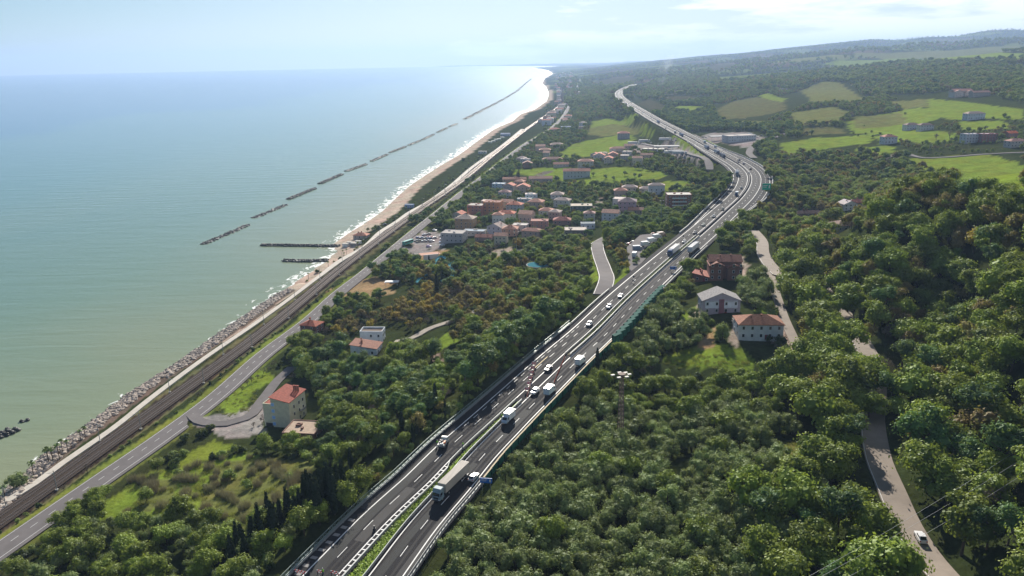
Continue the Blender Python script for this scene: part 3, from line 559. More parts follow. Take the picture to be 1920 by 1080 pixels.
for i in range(4): mk_tree('russet_tree', 8, random.uniform(3.4, 4.2), 1.8, 'russet_leaves', 15, 85, .20, sq=.8, lobe=.36)
for i in range(4): mk_tree('shrub', 2.6, random.uniform(1.5, 1.9), 0.1, 'shrub_leaves', 7, 70, .17, sq=.85, lobe=.5, tr=(.08, 2))
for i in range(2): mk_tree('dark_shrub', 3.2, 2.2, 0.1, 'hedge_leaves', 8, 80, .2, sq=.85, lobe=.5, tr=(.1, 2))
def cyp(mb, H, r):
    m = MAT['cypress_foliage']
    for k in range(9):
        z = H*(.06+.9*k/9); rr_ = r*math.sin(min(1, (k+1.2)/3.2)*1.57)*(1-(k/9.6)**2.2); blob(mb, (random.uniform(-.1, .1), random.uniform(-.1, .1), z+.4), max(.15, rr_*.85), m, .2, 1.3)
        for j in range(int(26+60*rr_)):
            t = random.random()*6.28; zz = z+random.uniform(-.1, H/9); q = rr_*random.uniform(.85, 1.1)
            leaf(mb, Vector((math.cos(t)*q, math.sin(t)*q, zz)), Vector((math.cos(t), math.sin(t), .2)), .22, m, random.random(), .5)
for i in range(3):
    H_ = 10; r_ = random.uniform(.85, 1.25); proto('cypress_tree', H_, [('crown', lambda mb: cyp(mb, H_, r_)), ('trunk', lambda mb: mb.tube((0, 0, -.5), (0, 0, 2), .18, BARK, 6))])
def bare(mb, H, Rr):
    m = MAT['bare_twigs']; tips = []
    def br(p, d, L, r, lv):
        q = p+d*L; mb.tube(p, q, r, BARK if lv < 2 else m, 4, r*.6, cap=False)
        if lv == 3:
            for k in range(5):
                e = (d+rdir(.3)*.9).normalized(); s = q-d*L*random.random(); w = e.orthogonal().normalized()*.035
                mb.add([s-w, s+w, s+e*L*.9], [(0, 1, 2)], m, var=random.random())
            return
        for k in range(4 if lv else 6):
            br(q-d*L*random.uniform(0, .35), (d*.75+rdir(.35)*.75).normalized(), L*.62, r*.55, lv+1)
    br(Vector((0, 0, -.8)), Vector((0, 0, 1)), H*.36, .2, 0)
    for k in range(200):
        n = rdir(.3); p = Vector((n.x*Rr, n.y*Rr, H*.6+n.z*H*.38))*random.uniform(.6, 1); leaf(mb, p, n, .10, m, random.random(), .25)
for i in range(4): proto('bare_tree', 8, [('branches', lambda mb: bare(mb, 8, 3.2))])
def palm(mb):
    m = MAT['palm_fronds']
    for k in range(26):
        t = 2.4*k; e = random.uniform(-.2, 1.0); d = Vector((math.cos(t), math.sin(t), e)).normalized(); p = Vector((0, 0, 6)); w = Vector((-math.sin(t), math.cos(t), 0))*.28; q = p+d*1.2; r = q+(d+Vector((0, 0, -1.1))).normalized()*.9
        mb.add([p, q-w, q+w, r], [(0, 1, 3, 2)], m, var=random.random())
for i in range(2): proto('palm_tree', 7, [('fronds', palm), ('trunk', lambda mb: mb.tube((0, 0, -.5), (.1, 0, 6), .22, BARK, 6, .16))])
def tuft(mb, m, H, n, sp):
    for k in range(n):
        a = random.random()*6.28; r = random.random()**.5*sp; p = Vector((math.cos(a)*r, math.sin(a)*r, 0)); d = Vector((random.gauss(0, .25), random.gauss(0, .25), 1)); w = rdir()*.07; w.z = 0
        mb.add([p-w, p+w, p+d*H*random.uniform(.6, 1.1)], [(0, 1, 2)], m, var=random.random())
for i in range(2): proto('grass_tuft', 1, [('blades', lambda mb: tuft(mb, MAT['tall_grass'], .8, 90, 1.3))]); proto('reed_clump', 3, [('stems', lambda mb: tuft(mb, MAT['reed_stems'], 2.8, 260, 1.6))])
# ------------------------------------------------------------------ where things may not grow
KEEP = []                                         # (x, y, radius) circles filled by the buildings list
HOUSES = [  # px, py (middle of the base), width, depth, wall height, turn in degrees, roof, wall colour, roof colour, storeys, category, label
 (537,789,11.5,13,11,-14,'apt',(.58,.57,.42),(.24,.072,.05),4,'apartment building','tall cream house with a red sloping roof and flat side terrace by the junction'),
 (571,818,12.5,11,3.6,-8,'flat',(.22,.12,.09),(.40,.30,.22),1,'building','low brick building with a stained tan flat roof below the tall cream house'),
 (688,664,12.5,9,4.6,-8,'mono',(.62,.66,.72),(.20,.10,.07),1,'house','white villa with a brown tiled lean-to roof among the pines'),
 (700,642,11,7,6.0,-4,'parapet',(.66,.68,.70),(.14,.10,.08),2,'house','white block with a sunken brown roof just behind the white villa'),
 (586,622,9.5,8,4.8,-20,'hip',(.17,.09,.075),(.28,.085,.05),2,'house','small dark walled house with a bright red hipped roof at the road edge'),
 (1357,519,17,13,9,-6,'multi',(.20,.105,.08),(.21,.095,.07),3,'house','large brick house with several overlapping gabled roofs'),
 (1319,524,9,9,2.6,-25,'mono',(.24,.13,.10),(.30,.11,.08),1,'garage','low annex with a red sloping roof against the brick house'),
 (1347,582,16,10,6.0,-2,'gabley',(.40,.36,.42),(.20,.22,.24),2,'house','purple and pale blue house with its gable towards us'),
 (1420,628,17,11,6.2,-4,'hip',(.58,.60,.62),(.24,.115,.07),2,'house','pale house with an orange hipped roof above the lawn'),
 (1388,612,6,5,2.4,-4,'flat',(.30,.24,.18),(.42,.36,.28),1,'shed','tan roofed shed beside the pale hip roofed house'),
 (1512,406,18,7,3,4,'gable',(.16,.12,.10),(.10,.06,.055),1,'barn','long low barn with a dark roof in the trees'),
 (1588,392,11,9,4.6,10,'gabley',(.66,.66,.66),(.48,.48,.50),2,'house','white gabled house in front of a red roof in the copse'),
 (1612,388,15,8,4.2,10,'gable',(.30,.2,.16),(.20,.06,.05),1,'house','dark red roofed house joined to the white gable'),
 (1581,432,14,11,4.2,8,'hip',(.38,.36,.34),(.19,.13,.11),1,'house','grey walled farmhouse with a mottled hipped roof in the woods'),
 (894,406,14,12,11,-16,'flat',(.45,.20,.15),(.38,.36,.33),4,'apartment building','coral apartment block with grey balconies nearest the beach'),
 (925,402,16,12,12,-14,'flat',(.55,.27,.14),(.22,.08,.06),4,'apartment building','orange apartment block with a dark red roof terrace'),
 (874,426,16,12,8.5,-16,'hip',(.42,.28,.17),(.34,.31,.27),3,'apartment building','brown and yellow house with a grey hipped roof'),
 (852,452,18,14,7.5,-14,'flat',(.44,.42,.42),(.34,.31,.29),2,'building','plain grey flat roofed hall beside the car park'),
 (890,440,18,9,3.6,-14,'flat',(.40,.38,.36),(.30,.36,.42),1,'building','low extension with a blue grey roof behind the grey hall'),
 (932,437,13,10,6,-30,'gabley',(.60,.60,.62),(.30,.27,.26),2,'house','white house with a grey gabled roof amid the village'),
 (908,450,13,8,3,-10,'gable',(.34,.24,.2),(.28,.12,.09),1,'house','low house with a dull red roof in front of the white gable'),
 (957,441,12,10,6,-8,'hip',(.45,.28,.22),(.33,.18,.13),2,'house','pinkish house with a brown hipped roof'),
 (976,432,12,9,5,-12,'flat',(.62,.60,.56),(.50,.46,.42),2,'house','white house with a cluttered roof terrace'),
 (950,410,15,10,5.5,-14,'hip',(.62,.58,.52),(.40,.13,.08),2,'house','cream house with a red hipped roof and white porch'),
 (966,396,14,10,7,-20,'hip',(.48,.52,.55),(.42,.15,.09),3,'house','pale blue grey house with a red hipped roof'),
 (984,382,14,9,5,-8,'flat',(.30,.42,.50),(.30,.24,.22),2,'house','light blue house below the olive groves'),
 (936,354,14,9,6,-14,'flat',(.42,.52,.60),(.50,.54,.56),2,'house','sky blue house near the coast road'),
 (947,370,12,9,6,-14,'hip',(.62,.60,.62),(.30,.2,.2),2,'house','white three window house near the coast road'),
 (1012,430,14,10,7.5,-6,'flat',(.45,.24,.20),(.34,.14,.11),3,'house','salmon house with a red roof terrace'),
 (1054,420,14,10,4,-6,'hip',(.3,.2,.18),(.26,.09,.075),1,'house','low house under a dark red hipped roof'),
 (1079,440,17,13,4.5,-4,'flat',(.20,.18,.17),(.46,.40,.34),1,'building','wide building with a sandy terrace roof at the village edge'),
 (1102,428,11,7,4.2,-2,'flat',(.58,.62,.68),(.20,.24,.25),1,'garage','white garage with a dark roof at the end of the village'),
 (1105,413,9,8,6.5,-8,'hip',(.50,.48,.46),(.34,.24,.22),2,'house','narrow house with a columned balcony'),
 (1090,397,19,14,6,-4,'flat',(.07,.12,.09),(.42,.36,.28),2,'building','dark green building with a pale flat roof'),
 (1176,398,15,12,10,-10,'hip',(.48,.33,.40),(.17,.14,.17),3,'apartment building','pink lilac house with a dark hipped roof'),
 (1192,400,12,8,3.5,-10,'gable',(.4,.3,.25),(.38,.22,.16),1,'house','terracotta roofed annex next to the pink lilac house'),
 (1271,390,20,13,12,-4,'flat',(.30,.14,.10),(.52,.49,.44),4,'apartment building','brick apartment block with white curved balconies by the motorway'),
 (965,341,27,9,3.6,-6,'gable',(.45,.30,.22),(.42,.22,.15),1,'house','long terracotta roofed row at the edge of the green field'),
 (1014,341,26,10,4.4,-4,'gable',(.40,.34,.30),(.42,.26,.2),1,'house','long tan roofed house with a grey gable in the green field'),
 (1081,333,30,11,8,-4,'gable',(.42,.46,.46),(.42,.20,.14),2,'house','broad house with a terracotta roof and grey green walls'),
 (1098,313,19,12,7.5,-8,'hip',(.52,.50,.42),(.38,.2,.15),2,'house','cream farmhouse with a red hipped roof beyond the broad house'),
 (1036,304,26,12,4.5,-4,'hip',(.36,.28,.24),(.30,.17,.13),1,'house','wide brown roofed farmhouse'),
 (1052,313,19,9,4,-4,'gable',(.5,.44,.4),(.38,.18,.13),1,'house','red roofed barn beside white sheds'),
 (989,314,12,10,6,-4,'gabley',(.28,.17,.13),(.25,.15,.12),2,'house','brown gabled house screened by bushes'),
 (1022,288,17,12,6,-4,'hip',(.5,.36,.28),(.40,.24,.17),2,'house','peach house north of the red roofed barn'),
 (1044,279,20,12,7,-6,'hip',(.48,.42,.34),(.33,.25,.21),2,'house','beige house with a broad hipped roof by the tree belt'),
 (1040,248,20,13,6,-4,'hip',(.4,.3,.25),(.42,.15,.1),2,'house','red roofed house on the bend of the coast road'),
 (1062,243,22,12,6,-4,'flat',(.42,.46,.52),(.4,.44,.5),2,'building','blue grey building by the coast road bend'),
 (1058,226,16,11,6,-4,'flat',(.55,.52,.5),(.45,.42,.42),2,'building','white block across from the coast road bend'),
 (1169,260,19,13,9,-6,'hip',(.34,.32,.34),(.34,.13,.11),3,'house','grey house with a red roof on the hill below the motorway'),
 (1801,181,38,18,10,4,'multi',(.50,.46,.42),(.34,.18,.15),3,'house','large villa with several red roofs below the dark wood'),
 (1836,181,30,12,7,4,'gable',(.42,.36,.32),(.30,.18,.15),2,'house','grey farmhouse to the right of the large villa'),
 (1825,224,24,11,8,6,'hip',(.54,.58,.62),(.32,.26,.24),2,'house','white blue house among the upper fields'),
 (1708,243,18,11,6.5,2,'hip',(.50,.52,.56),(.17,.13,.13),2,'house','white walled house with a dark roof, left of its twin'),
 (1734,244,17,10,6.5,2,'hip',(.50,.50,.52),(.16,.12,.12),2,'house','white walled house with a dark roof, right of its twin'),
 (1665,269,15,11,8,4,'hip',(.52,.55,.58),(.34,.17,.13),2,'house','pale house with a small red roof alone at the field corner'),
 (1818,267,17,10,9,8,'flat',(.52,.54,.58),(.40,.36,.36),3,'apartment building','white villa block beside red walled houses'),
 (1849,265,18,10,8,8,'flat',(.30,.13,.12),(.40,.30,.32),3,'apartment building','dark red block with a grey lilac roof'),
 (1903,275,18,10,6,8,'hip',(.48,.44,.42),(.36,.22,.19),2,'house','pinkish house at the right edge'),
 (1894,256,11,9,4,8,'gable',(.4,.2,.15),(.55,.13,.05),1,'house','small house with a vivid orange roof'),
 (1464,171,30,14,6,2,'flat',(.36,.34,.33),(.42,.38,.36),2,'house','pale farmhouse on the hill behind the service area'),
 (1385,264,40,20,7.5,12,'flat',(.52,.53,.54),(.42,.36,.32),2,'service building','white service building beside the far fuel station'),
 (1226,286,30,14,5,-20,'flat',(.24,.22,.21),(.58,.54,.48),1,'service building','service building with a cream flat roof beside the near fuel station'),
 (678,446,12,8,3,-12,'hip',(.42,.36,.32),(.42,.20,.14),1,'beach restaurant','beach restaurant with a tan red roof next to the groyne'),
 (768,389,9,5,3,-12,'flat',(.20,.30,.48),(.30,.34,.44),1,'beach hut','small blue beach hut on the sand'),
 (905,288,13,7,3.6,-12,'flat',(.62,.62,.6),(.60,.5,.46),1,'beach hut','white beach hut on the far sand'),
 (948,255,18,9,4,-12,'gable',(.42,.48,.6),(.34,.42,.58),1,'beach hut','blue roofed beach club near the bend of the shore'),
]
HP = []
for h in HOUSES:
    p = gp(h[0], h[1]); HP.append(p); KEEP.append((p[0], p[1], max(h[2], h[3])*.62+1.5))
SIGHT = [(tuple(map(float, q.split(',')))) for q in '''825,790 1163,830 600,540 655,640 1725,1010 1350,545 1420,620 1350,600 1330,690'''.split()]
CLEAR = [wpoly(s) for _, s in COVER]
random.seed(17); vn = 0; VILL, TOWN = [], []
AREAS = [wpoly('850,425 890,380 935,345 1000,345 1060,370 1120,365 1240,350 1245,395 1200,405 1120,430 1060,445 1000,455 940,460 900,460'), wpoly('965,300 1010,258 1060,235 1110,238 1100,265 1050,300 1000,318'), wpoly('1110,290 1180,278 1230,300 1200,312 1120,312')]
for k in range(1500):
    if vn >= 40: break
    A_ = AREAS[0 if k % 3 else (1 if k % 2 else 2)]; x, y = random.uniform(min(p[0] for p in A_), max(p[0] for p in A_)), random.uniform(min(p[1] for p in A_), max(p[1] for p in A_)); q = np.array([x]), np.array([y])
    if not pip(q[0], q[1], A_)[0] or any((x-u)**2+(y-v)**2 < (r+7.5)**2 for u, v, r in KEEP) or poly_dist(*q, ROADC[::3])[0][0] < 14 or poly_dist(*q, HWY[::3])[0][0] < 30 or any(pip(q[0], q[1], c)[0] for c in CLEAR): continue
    KEEP.append((x, y, 8)); w, d, H, i, j = random.uniform(9, 15), random.uniform(8, 11), random.choice((3.6, 6.2, 6.4, 8.6)), random.randrange(6), random.randrange(5); VILL.append((x, y, w, d, H, i, j)); vn += 1
random.seed(5); tw = 0
for k in range(1200):
    if tw >= 115: break
    py = random.uniform(138, 232); a, b = np.interp(py, [138, 160, 190, 232], [1040, 1042, 1045, 1010]), np.interp(py, [138, 160, 190, 232], [1080, 1085, 1075, 1062])
    p = at(random.uniform(a, b), py, 12); p = (p[0], p[1], hz(p[0], p[1])); q = np.array([p[0]]), np.array([p[1]])
    if poly_dist(*q, ROADC[::3])[0][0] < 14 or poly_dist(*q, RAIL[::3])[0][0] < 14 or poly_dist(*q, COAST)[0][0] < 40 or any((p[0]-u)**2+(p[1]-v)**2 < (r+13)**2 for u, v, r in KEEP): continue
    KEEP.append((p[0], p[1], 9)); w, d, H = random.uniform(12, 22), random.uniform(10, 14), random.uniform(5, 11); wc, rc = random.randrange(6), random.randrange(5); TOWN.append((p, w, d, H, wc, rc)); tw += 1
random.seed(3)
SHOWN = []                                        # stretches of lane the trees leave open
for nm_, (w_, P_) in LANES.items():
    if nm_ == 'hill_lane':
        w_ += 1.2
        pp = np.array([pix(q) for q in P_])[:, 1]
        for lo, hi in ((822, 2000), (590, 608), (0, 478)): SHOWN.append((w_, P_[(pp >= lo) & (pp <= hi)]))
        SHOWN.append((0.6-2, P_))
    elif nm_ == 'house_lane': SHOWN.append((w_-1, P_))
    else: SHOWN.append((w_, P_))
SHOWN = [(w_, P_) for w_, P_ in SHOWN if len(P_) > 3]
TREES = []                                        # x, y, z, kind, scale, label key
OCC = {}
def occupied(x, y, r):
    g = 8.0; i, j = int(x//g), int(y//g)
    for a in (-1, 0, 1):
        for b in (-1, 0, 1):
            for (u, v, w) in OCC.get((i+a, j+b), ()):
                if (u-x)**2+(v-y)**2 < (r+w)**2*.25*1.3: return True
    return False
def put(x, y, kind, sc, key, r=None):
    TREES.append((x, y, hz(x, y), kind, sc, key)); OCC.setdefault((int(x//8), int(y//8)), []).append((x, y, r or 2*sc))
def scatter(key, poly, spacing, mix, sizes, clear=True, roadm=1.0, jit=.45, mid=True):
    P = wpoly(poly) if isinstance(poly, str) else poly; xs = [p[0] for p in P]; ys = [p[1] for p in P]
    nx = int((max(xs)-min(xs))/spacing)+1; ny = int((max(ys)-min(ys))/spacing)+1
    gx, gy_ = np.meshgrid(np.arange(nx), np.arange(ny)); gx = gx.ravel()+.5*(gy_.ravel() % 2)
    X = min(xs)+(gx+RNG.uniform(-jit, jit, len(gx)))*spacing; Y = min(ys)+(gy_.ravel()+RNG.uniform(-jit, jit, len(gx)))*spacing
    k = pip(X, Y, P); X, Y = X[k], Y[k]
    if not len(X): return
    ok = np.ones(len(X), bool)
    if clear:
        for c in CLEAR: ok &= ~pip(X, Y, c)
    for line_, w in [(HWY[::2], 15.2+roadm), (ROADC[::2], 5.5+roadm), (RAIL[::2], 6.5+roadm), (PROM[::2], 3+roadm)]+[(P_[::2], w_+roadm+1) for w_, P_ in SHOWN]:
        d, _, _ = poly_dist(X, Y, line_, 40); ok &= d > w
    ok &= ~pip(X, Y, LAYBY)
    for (a, b, r) in KEEP: ok &= (X-a)**2+(Y-b)**2 > r*r
    kinds = [m[0] for m in mix]; pr = np.cumsum([m[1] for m in mix]); pr = pr/pr[-1]
    for x, y in zip(X[ok], Y[ok]):
        kd = kinds[int(np.searchsorted(pr, random.random()))]
        put(x, y, kd, random.uniform(*sizes)*{'shrub': 1.25, 'dark_shrub': 1.2, 'olive_tree': 1.15, 'cypress_tree': 1.0}.get(kd, 1), key)
BL, OL, PI_, AU, RU, SH, DS, CY, BA = 'broadleaf_tree', 'olive_tree', 'pine_tree', 'autumn_tree', 'russet_tree', 'shrub', 'dark_shrub', 'cypress_tree', 'bare_tree'
REG = [  # where, outline on the photo, spacing m, kinds, sizes
 # singles first, then woods
 ('in the orchard right of the motorway', '1035,800 1100,760 1200,790 1330,770 1440,790 1480,800 1540,850 1560,900 1530,1000 1500,1120 800,1150 830,1050 900,960 960,890', 4.3, [(OL, 12), (BL, .35), (SH, .5)], (.78, 1.12)),
 ('in the grove beside the houses', '1190,640 1215,590 1260,560 1290,600 1330,600 1370,640 1320,650 1270,670 1240,665 1235,700 1190,700', 5.0, [(OL, 8), (SH, 2)], (.8, 1.1)),
 ('in the garden behind the purple house', '1385,530 1430,520 1460,560 1475,610 1450,600 1400,580 1385,560', 5.0, [(OL, 5), (SH, 1), (DS, .6)], (.9, 1.1)),
 ('on the bank below the lawn', '1060,720 1150,640 1230,690 1330,705 1440,700 1480,740 1440,790 1330,765 1200,785 1100,760 1040,790', 5.2, [(BL, 6), (DS, 2.5), (BA, .8), (SH, 1)], (.5, .85)),
 ('beside the noise barrier', '1160,640 1240,540 1265,510 1310,470 1325,500 1290,560 1215,590 1190,640', 5.0, [(BL, 3), (SH, 2), (OL, 2), (RU, 1), (CY, .4)], (.55, .95)),
 ('around the brick house', '1300,460 1360,425 1420,410 1430,470 1400,485 1390,470 1330,470', 6.0, [(BL, 4), (PI_, 1), (RU, 1)], (.7, 1.0)),
 ('on the wooded slope at right', '1500,500 1560,430 1650,395 1700,372 1780,352 1850,345 1960,370 1990,480 1990,700 1880,720 1800,650 1690,665 1620,640 1560,575 1520,530', 7.0, [(BL, 9), (RU, 3.2), (BA, 1.4), (PI_, .8), (AU, .2)], (.75, 1.5)),
 ('along the lane foot of the slope', '1450,560 1480,500 1530,540 1575,600 1600,650 1580,700 1520,700 1490,670 1475,620', 7.4, [(BL, 6), (RU, 1), (BA, .7)], (.95, 1.5)),
 ('in the ravine wood left of the lane', '1450,700 1580,690 1640,720 1640,820 1620,860 1560,850 1480,790 1440,740', 7.4, [(BL, 5), (BA, 1.6), (RU, 1.0), (DS, 1)], (.9, 1.5)),
 ('in the wood left of the climbing lane', '1380,960 1530,850 1640,840 1660,920 1700,1010 1740,1130 1400,1150', 7.0, [(BL, 6), (PI_, 2.4), (SH, 1.5), (BA, .7)], (.8, 1.4)),
 ('in the wood right of the climbing lane', '1650,700 1700,640 1800,650 1880,720 1990,700 2040,1150 1820,1150 1760,1050 1700,930 1650,840', 7.6, [(BL, 6), (BA, 2.2), (PI_, 1.5), (RU, 1.2), (AU, .15)], (.9, 1.6)),
 ('in the copse by the far lane', '1420,400 1480,345 1560,340 1650,350 1760,330 1800,350 1700,375 1650,397 1580,390 1560,430 1500,500 1450,480 1430,440', 7.2, [(BL, 5), (RU, 4), (BA, 1), (AU, 1.3)], (.7, 1.1)),
 ('in the valley wood beyond the curve', '1425,330 1440,300 1480,290 1540,290 1620,290 1690,300 1740,320 1700,345 1600,350 1500,350 1440,370', 8.5, [(BL, 5), (RU, 4), (PI_, 1.2), (AU, .8)], (.7, 1.1)),
 # between coast road and motorway
 ('on the verge by the coast road', '120,960 160,930 200,925 215,960 190,985 150,1000 100,1010', 4.5, [(BL, 4), (DS, 2)], (.55, .8)),
 ('in the thicket at the lower left', '-60,1130 0,1040 100,1000 170,985 250,985 330,970 400,980 460,1000 500,970 560,930 600,950 560,1010 520,1060 470,1130', 4.8, [(BL, 4), (OL, 4), (SH, 2), (DS, 2), (AU, .12)], (.55, .9)),
 ('in the hedge bank above the meadow', '275,880 300,860 400,835 450,845 520,840 590,845 620,835 650,850 640,880 600,890 520,875 400,868 320,890', 3.8, [(DS, 4), (BL, 2), (SH, 2)], (.55, .85)),
 ('along the motorway bank', '570,1000 640,940 700,880 760,830 830,770 900,700 960,650 1000,625 1040,590 1090,560 1100,570 1030,640 960,700 850,800 760,880 640,990 560,1060', 4.4, [(SH, 5), (BL, 2.4), (RU, .8), (OL, 1.5)], (.5, .85)),
 ('in the wood between house and motorway', '590,800 610,760 640,700 720,700 800,690 860,680 900,640 960,610 1000,600 1060,570 1000,620 940,660 880,715 800,790 720,850 660,880 620,860 580,840', 5.2, [(PI_, 4), (BL, 4), (BA, 1.5), (OL, 1.2), (DS, 1)], (.6, .95)),
 ('around the white villa', '560,700 600,660 650,650 660,690 720,700 760,650 820,650 840,680 790,690 720,710 640,715 600,760 575,720', 5.0, [(PI_, 4), (OL, 3), (BL, 3)], (.65, 1.0)),
 ('along the coast road bend', '520,690 560,640 610,600 640,570 650,545 700,520 720,560 690,590 640,600 600,650 560,690 530,720', 4.6, [(BL, 4), (DS, 3), (PI_, 1), (BA, .8)], (.5, .85)),
 ('in the bare thicket above the villa', '600,650 640,610 700,590 760,560 820,540 880,560 960,530 1000,560 900,580 850,605 780,620 720,610 660,630', 5.0, [(BA, 7), (RU, 3), (AU, 1.4), (DS, 1)], (.55, .8)),
 ('in the hillside wood left of the motorway', '830,600 900,585 960,540 1000,500 1040,470 1100,470 1105,545 1085,560 1040,585 980,600 900,640 850,655', 5.6, [(BL, 5), (BA, 2.5), (RU, 3), (OL, 1.5), (PI_, 1)], (.6, .95)),
 ('around the water park', '690,520 720,470 760,480 820,500 900,460 960,460 1040,440 1110,430 1110,460 1040,475 1000,510 960,545 880,560 820,545 740,530 710,560', 5.4, [(BL, 3), (PI_, 2.5), (DS, 1.5), (BA, 2), (OL, 2), (RU, 2), (AU, .4)], (.6, .95)),
 ('along the village edge by the coast road', '760,420 830,390 870,350 930,310 960,300 960,330 900,360 880,380 850,430', 7, [(PI_, 3), (BL, 2), (DS, 1)], (.7, 1.0)),
 ('in the village gardens', '930,440 880,430 880,380 930,350 1000,340 1100,350 1200,345 1290,350 1350,335 1360,350 1340,390 1300,430 1240,440 1180,450 1130,430 1100,425 1040,440 980,450', 8.0, [(BL, 4), (OL, 3), (PI_, 2), (DS, 1), (AU, .5), (RU, 1)], (.6, .95)),
 ('beside the layby', '1130,450 1180,420 1240,400 1330,390 1350,350 1370,330 1385,350 1370,380 1300,430 1240,430 1200,448 1150,470', 6.5, [(PI_, 5), (BL, 2)], (.8, 1.05)),
 ('in the brush by the side road', '1135,470 1150,450 1175,470 1165,505 1150,540 1138,520', 4.5, [(SH, 4), (AU, 1.4), (RU, 1)], (.6, .9)),
 ('in the gardens beyond the village', '960,300 1000,260 1060,230 1090,220 1110,225 1105,245 1095,262 1060,280 1050,300 1100,300 1180,285 1200,268 1240,300 1320,320 1350,335 1290,340 1240,325 1170,310 1100,318 1060,312 1000,315 960,325', 9.5, [(BL, 4), (OL, 2), (PI_, 2), (RU, 1.5)], (.65, .95)),
 ('on the wooded bluff over the sea', '1075,220 1070,200 1095,175 1085,160 1105,150 1125,165 1150,165 1160,190 1200,222 1215,240 1195,230 1150,222 1120,222 1095,230', 12, [(BL, 3), (RU, 1), (PI_, 1)], (.8, 1.2)),
 ('in the dense wood beyond the service area', '1222,222 1230,195 1260,190 1330,188 1345,225 1400,235 1470,235 1500,250 1450,262 1420,246 1300,248 1270,240', 9.5, [(PI_, 6), (BL, 3)], (.8, 1.15)),
 ('around the hill farm', '1320,195 1345,170 1400,165 1480,160 1530,158 1500,172 1460,182 1400,184 1360,195', 12, [(BL, 4), (RU, 2)], (.7, 1.0)),
 ('in the hedges of the green valley', '1420,235 1470,215 1530,195 1600,195 1650,180 1700,195 1700,207 1640,215 1590,225 1560,250 1500,258 1440,262', 10, [(BL, 5), (RU, 2.5), (BA, 1)], (.7, 1.0)),
 ('among the far villas', '1680,262 1760,240 1800,228 1920,228 2000,230 2000,290 1900,282 1850,270 1780,285 1700,285', 12, [(BL, 4), (OL, 3), (RU, 2), (BA, 1)], (.55, .85)),
 ('in the dark wood under the ridge', '1480,165 1500,150 1560,140 1700,130 1920,128 2050,130 2050,190 1920,195 1800,168 1740,178 1650,180 1620,180 1590,155 1540,150', 15, [(BL, 5), (RU, 2), (PI_, 1)], (1.0, 1.5)),
 ('below the white villas on the slope', '1740,205 1900,205 1980,210 1980,225 1850,225', 14, [(BL, 2), (OL, 2)], (.6, .8)),
 ('on the field edge by the lane', '1700,320 1780,300 1920,300 1980,320 1980,345 1900,350 1800,335', 24, [(BL, 2), (RU, 2)], (.6, .8)),
 ('around the layby bank', '1410,290 1425,262 1450,262 1450,290 1430,300', 8, [(BL, 4), (PI_, 4)], (.9, 1.2)),
]
# far woods: belts of large clumps given by bearing, range
def belt(key, a0, a1, d0, d1, sp, mix, sz, keep=.9, gate=None):
    P = [(d0*(a0-968)/1510, d0), (d0*(a1-968)/1510, d0), (d1*(a1-968)/1510, d1), (d1*(a0-968)/1510, d1)]
    scatter(key, [(x, y, 0) for x, y in P], sp, mix, sz)
def single(where, lst):
    for t in lst.split():
        a = t.split(','); kd = {'B': BL, 'O': OL, 'P': PI_, 'A': AU, 'R': RU, 'S': SH, 'D': DS, 'C': CY, 'X': BA, 'L': 'palm_tree', 'E': 'reed_clump'}[a[2]]
        p = gp(float(a[0]), float(a[1])); put(p[0], p[1], kd, float(a[3]), where)
single('in the row beside the lower meadow', '437,1065,C,1.16 448,1048,C,1.04 462,1060,C,0.98 476,1030,C,0.98 495,1035,C,1.04 512,1005,C,1.04 520,1022,C,1.10 528,995,C,0.98 545,980,C,1.10 556,988,C,1.10 575,965,C,1.22 588,965,C,1.34 598,978,C,1.34 605,960,C,1.16 618,950,C,1.40 628,965,C,1.34 636,945,C,1.22 648,935,C,0.85 660,950,C,0.85 540,975,C,1.0 565,975,C,1.1 580,955,C,1.2 612,942,C,1.2 644,925,C,1.1 505,985,C,1.0 488,1010,C,1.0 455,1035,C,1.0')
single('in the wood above the motorway bank', '755,820,C,.95 775,830,C,.7 782,815,C,.6 720,830,C,.8 798,780,C,1.0 817,772,C,1.05 835,780,C,.6 658,880,C,.8 690,850,C,.7 705,835,C,.8')
single('at the edge of the noise barrier', '1120,695,C,.85 1133,690,C,.75')
single('by the water park', '820,552,C,1.3 830,530,C,.9 1012,548,C,1.0 805,500,C,.8 850,500,C,.7 858,510,C,.7')
single('standing in the lower meadow', '275,940,B,.58 330,985,B,.72 400,990,B,.78 385,915,S,.8 335,890,S,.9 465,915,S,1.2 545,900,S,1.1 430,900,S,1.3')
single('clipped by the junction', '372,820,D,.8 385,815,D,.85 397,808,D,1.0 350,825,D,.9')
single('standing on the lawn', '1277,695,B,.62 1300,625,O,1 1345,640,S,.6')
single('clipped round beside the hip roofed house', '1465,650,D,1.35 1468,680,D,1.3 1440,640,D,1.0')
single('in the works yard verge', '1175,505,A,.6 1165,500,A,.5 1170,480,A,.5')
single('in the village', '915,400,A,.9 940,395,B,.9 1015,398,A,.95 1045,392,A,.9 1125,372,A,.8 1140,368,A,1.0 1165,360,A,1.1 1075,402,A,.7')
single('above the villa', '790,585,A,.9 770,580,A,.8 800,590,A,.9 820,580,A,.8 750,590,A,.8 775,592,A,.7 810,570,A,.7')
single('in the wood left of the climbing lane with gold top', '1790,740,A,1.2 1810,735,A,1.25 1775,750,A,1.0 1650,720,A,.9')
single('on the promenade rocks', '118,850,L,.75 92,868,L,.95 100,866,L,.9 112,862,L,.9 128,848,L,.7 85,858,L,.5 152,826,L,.7 160,820,L,.75 64,895,L,.85 10,935,L,.8 2,945,L,.7')
single('on the seafront rocks', '38,915,O,1.3 28,918,O,1.2')
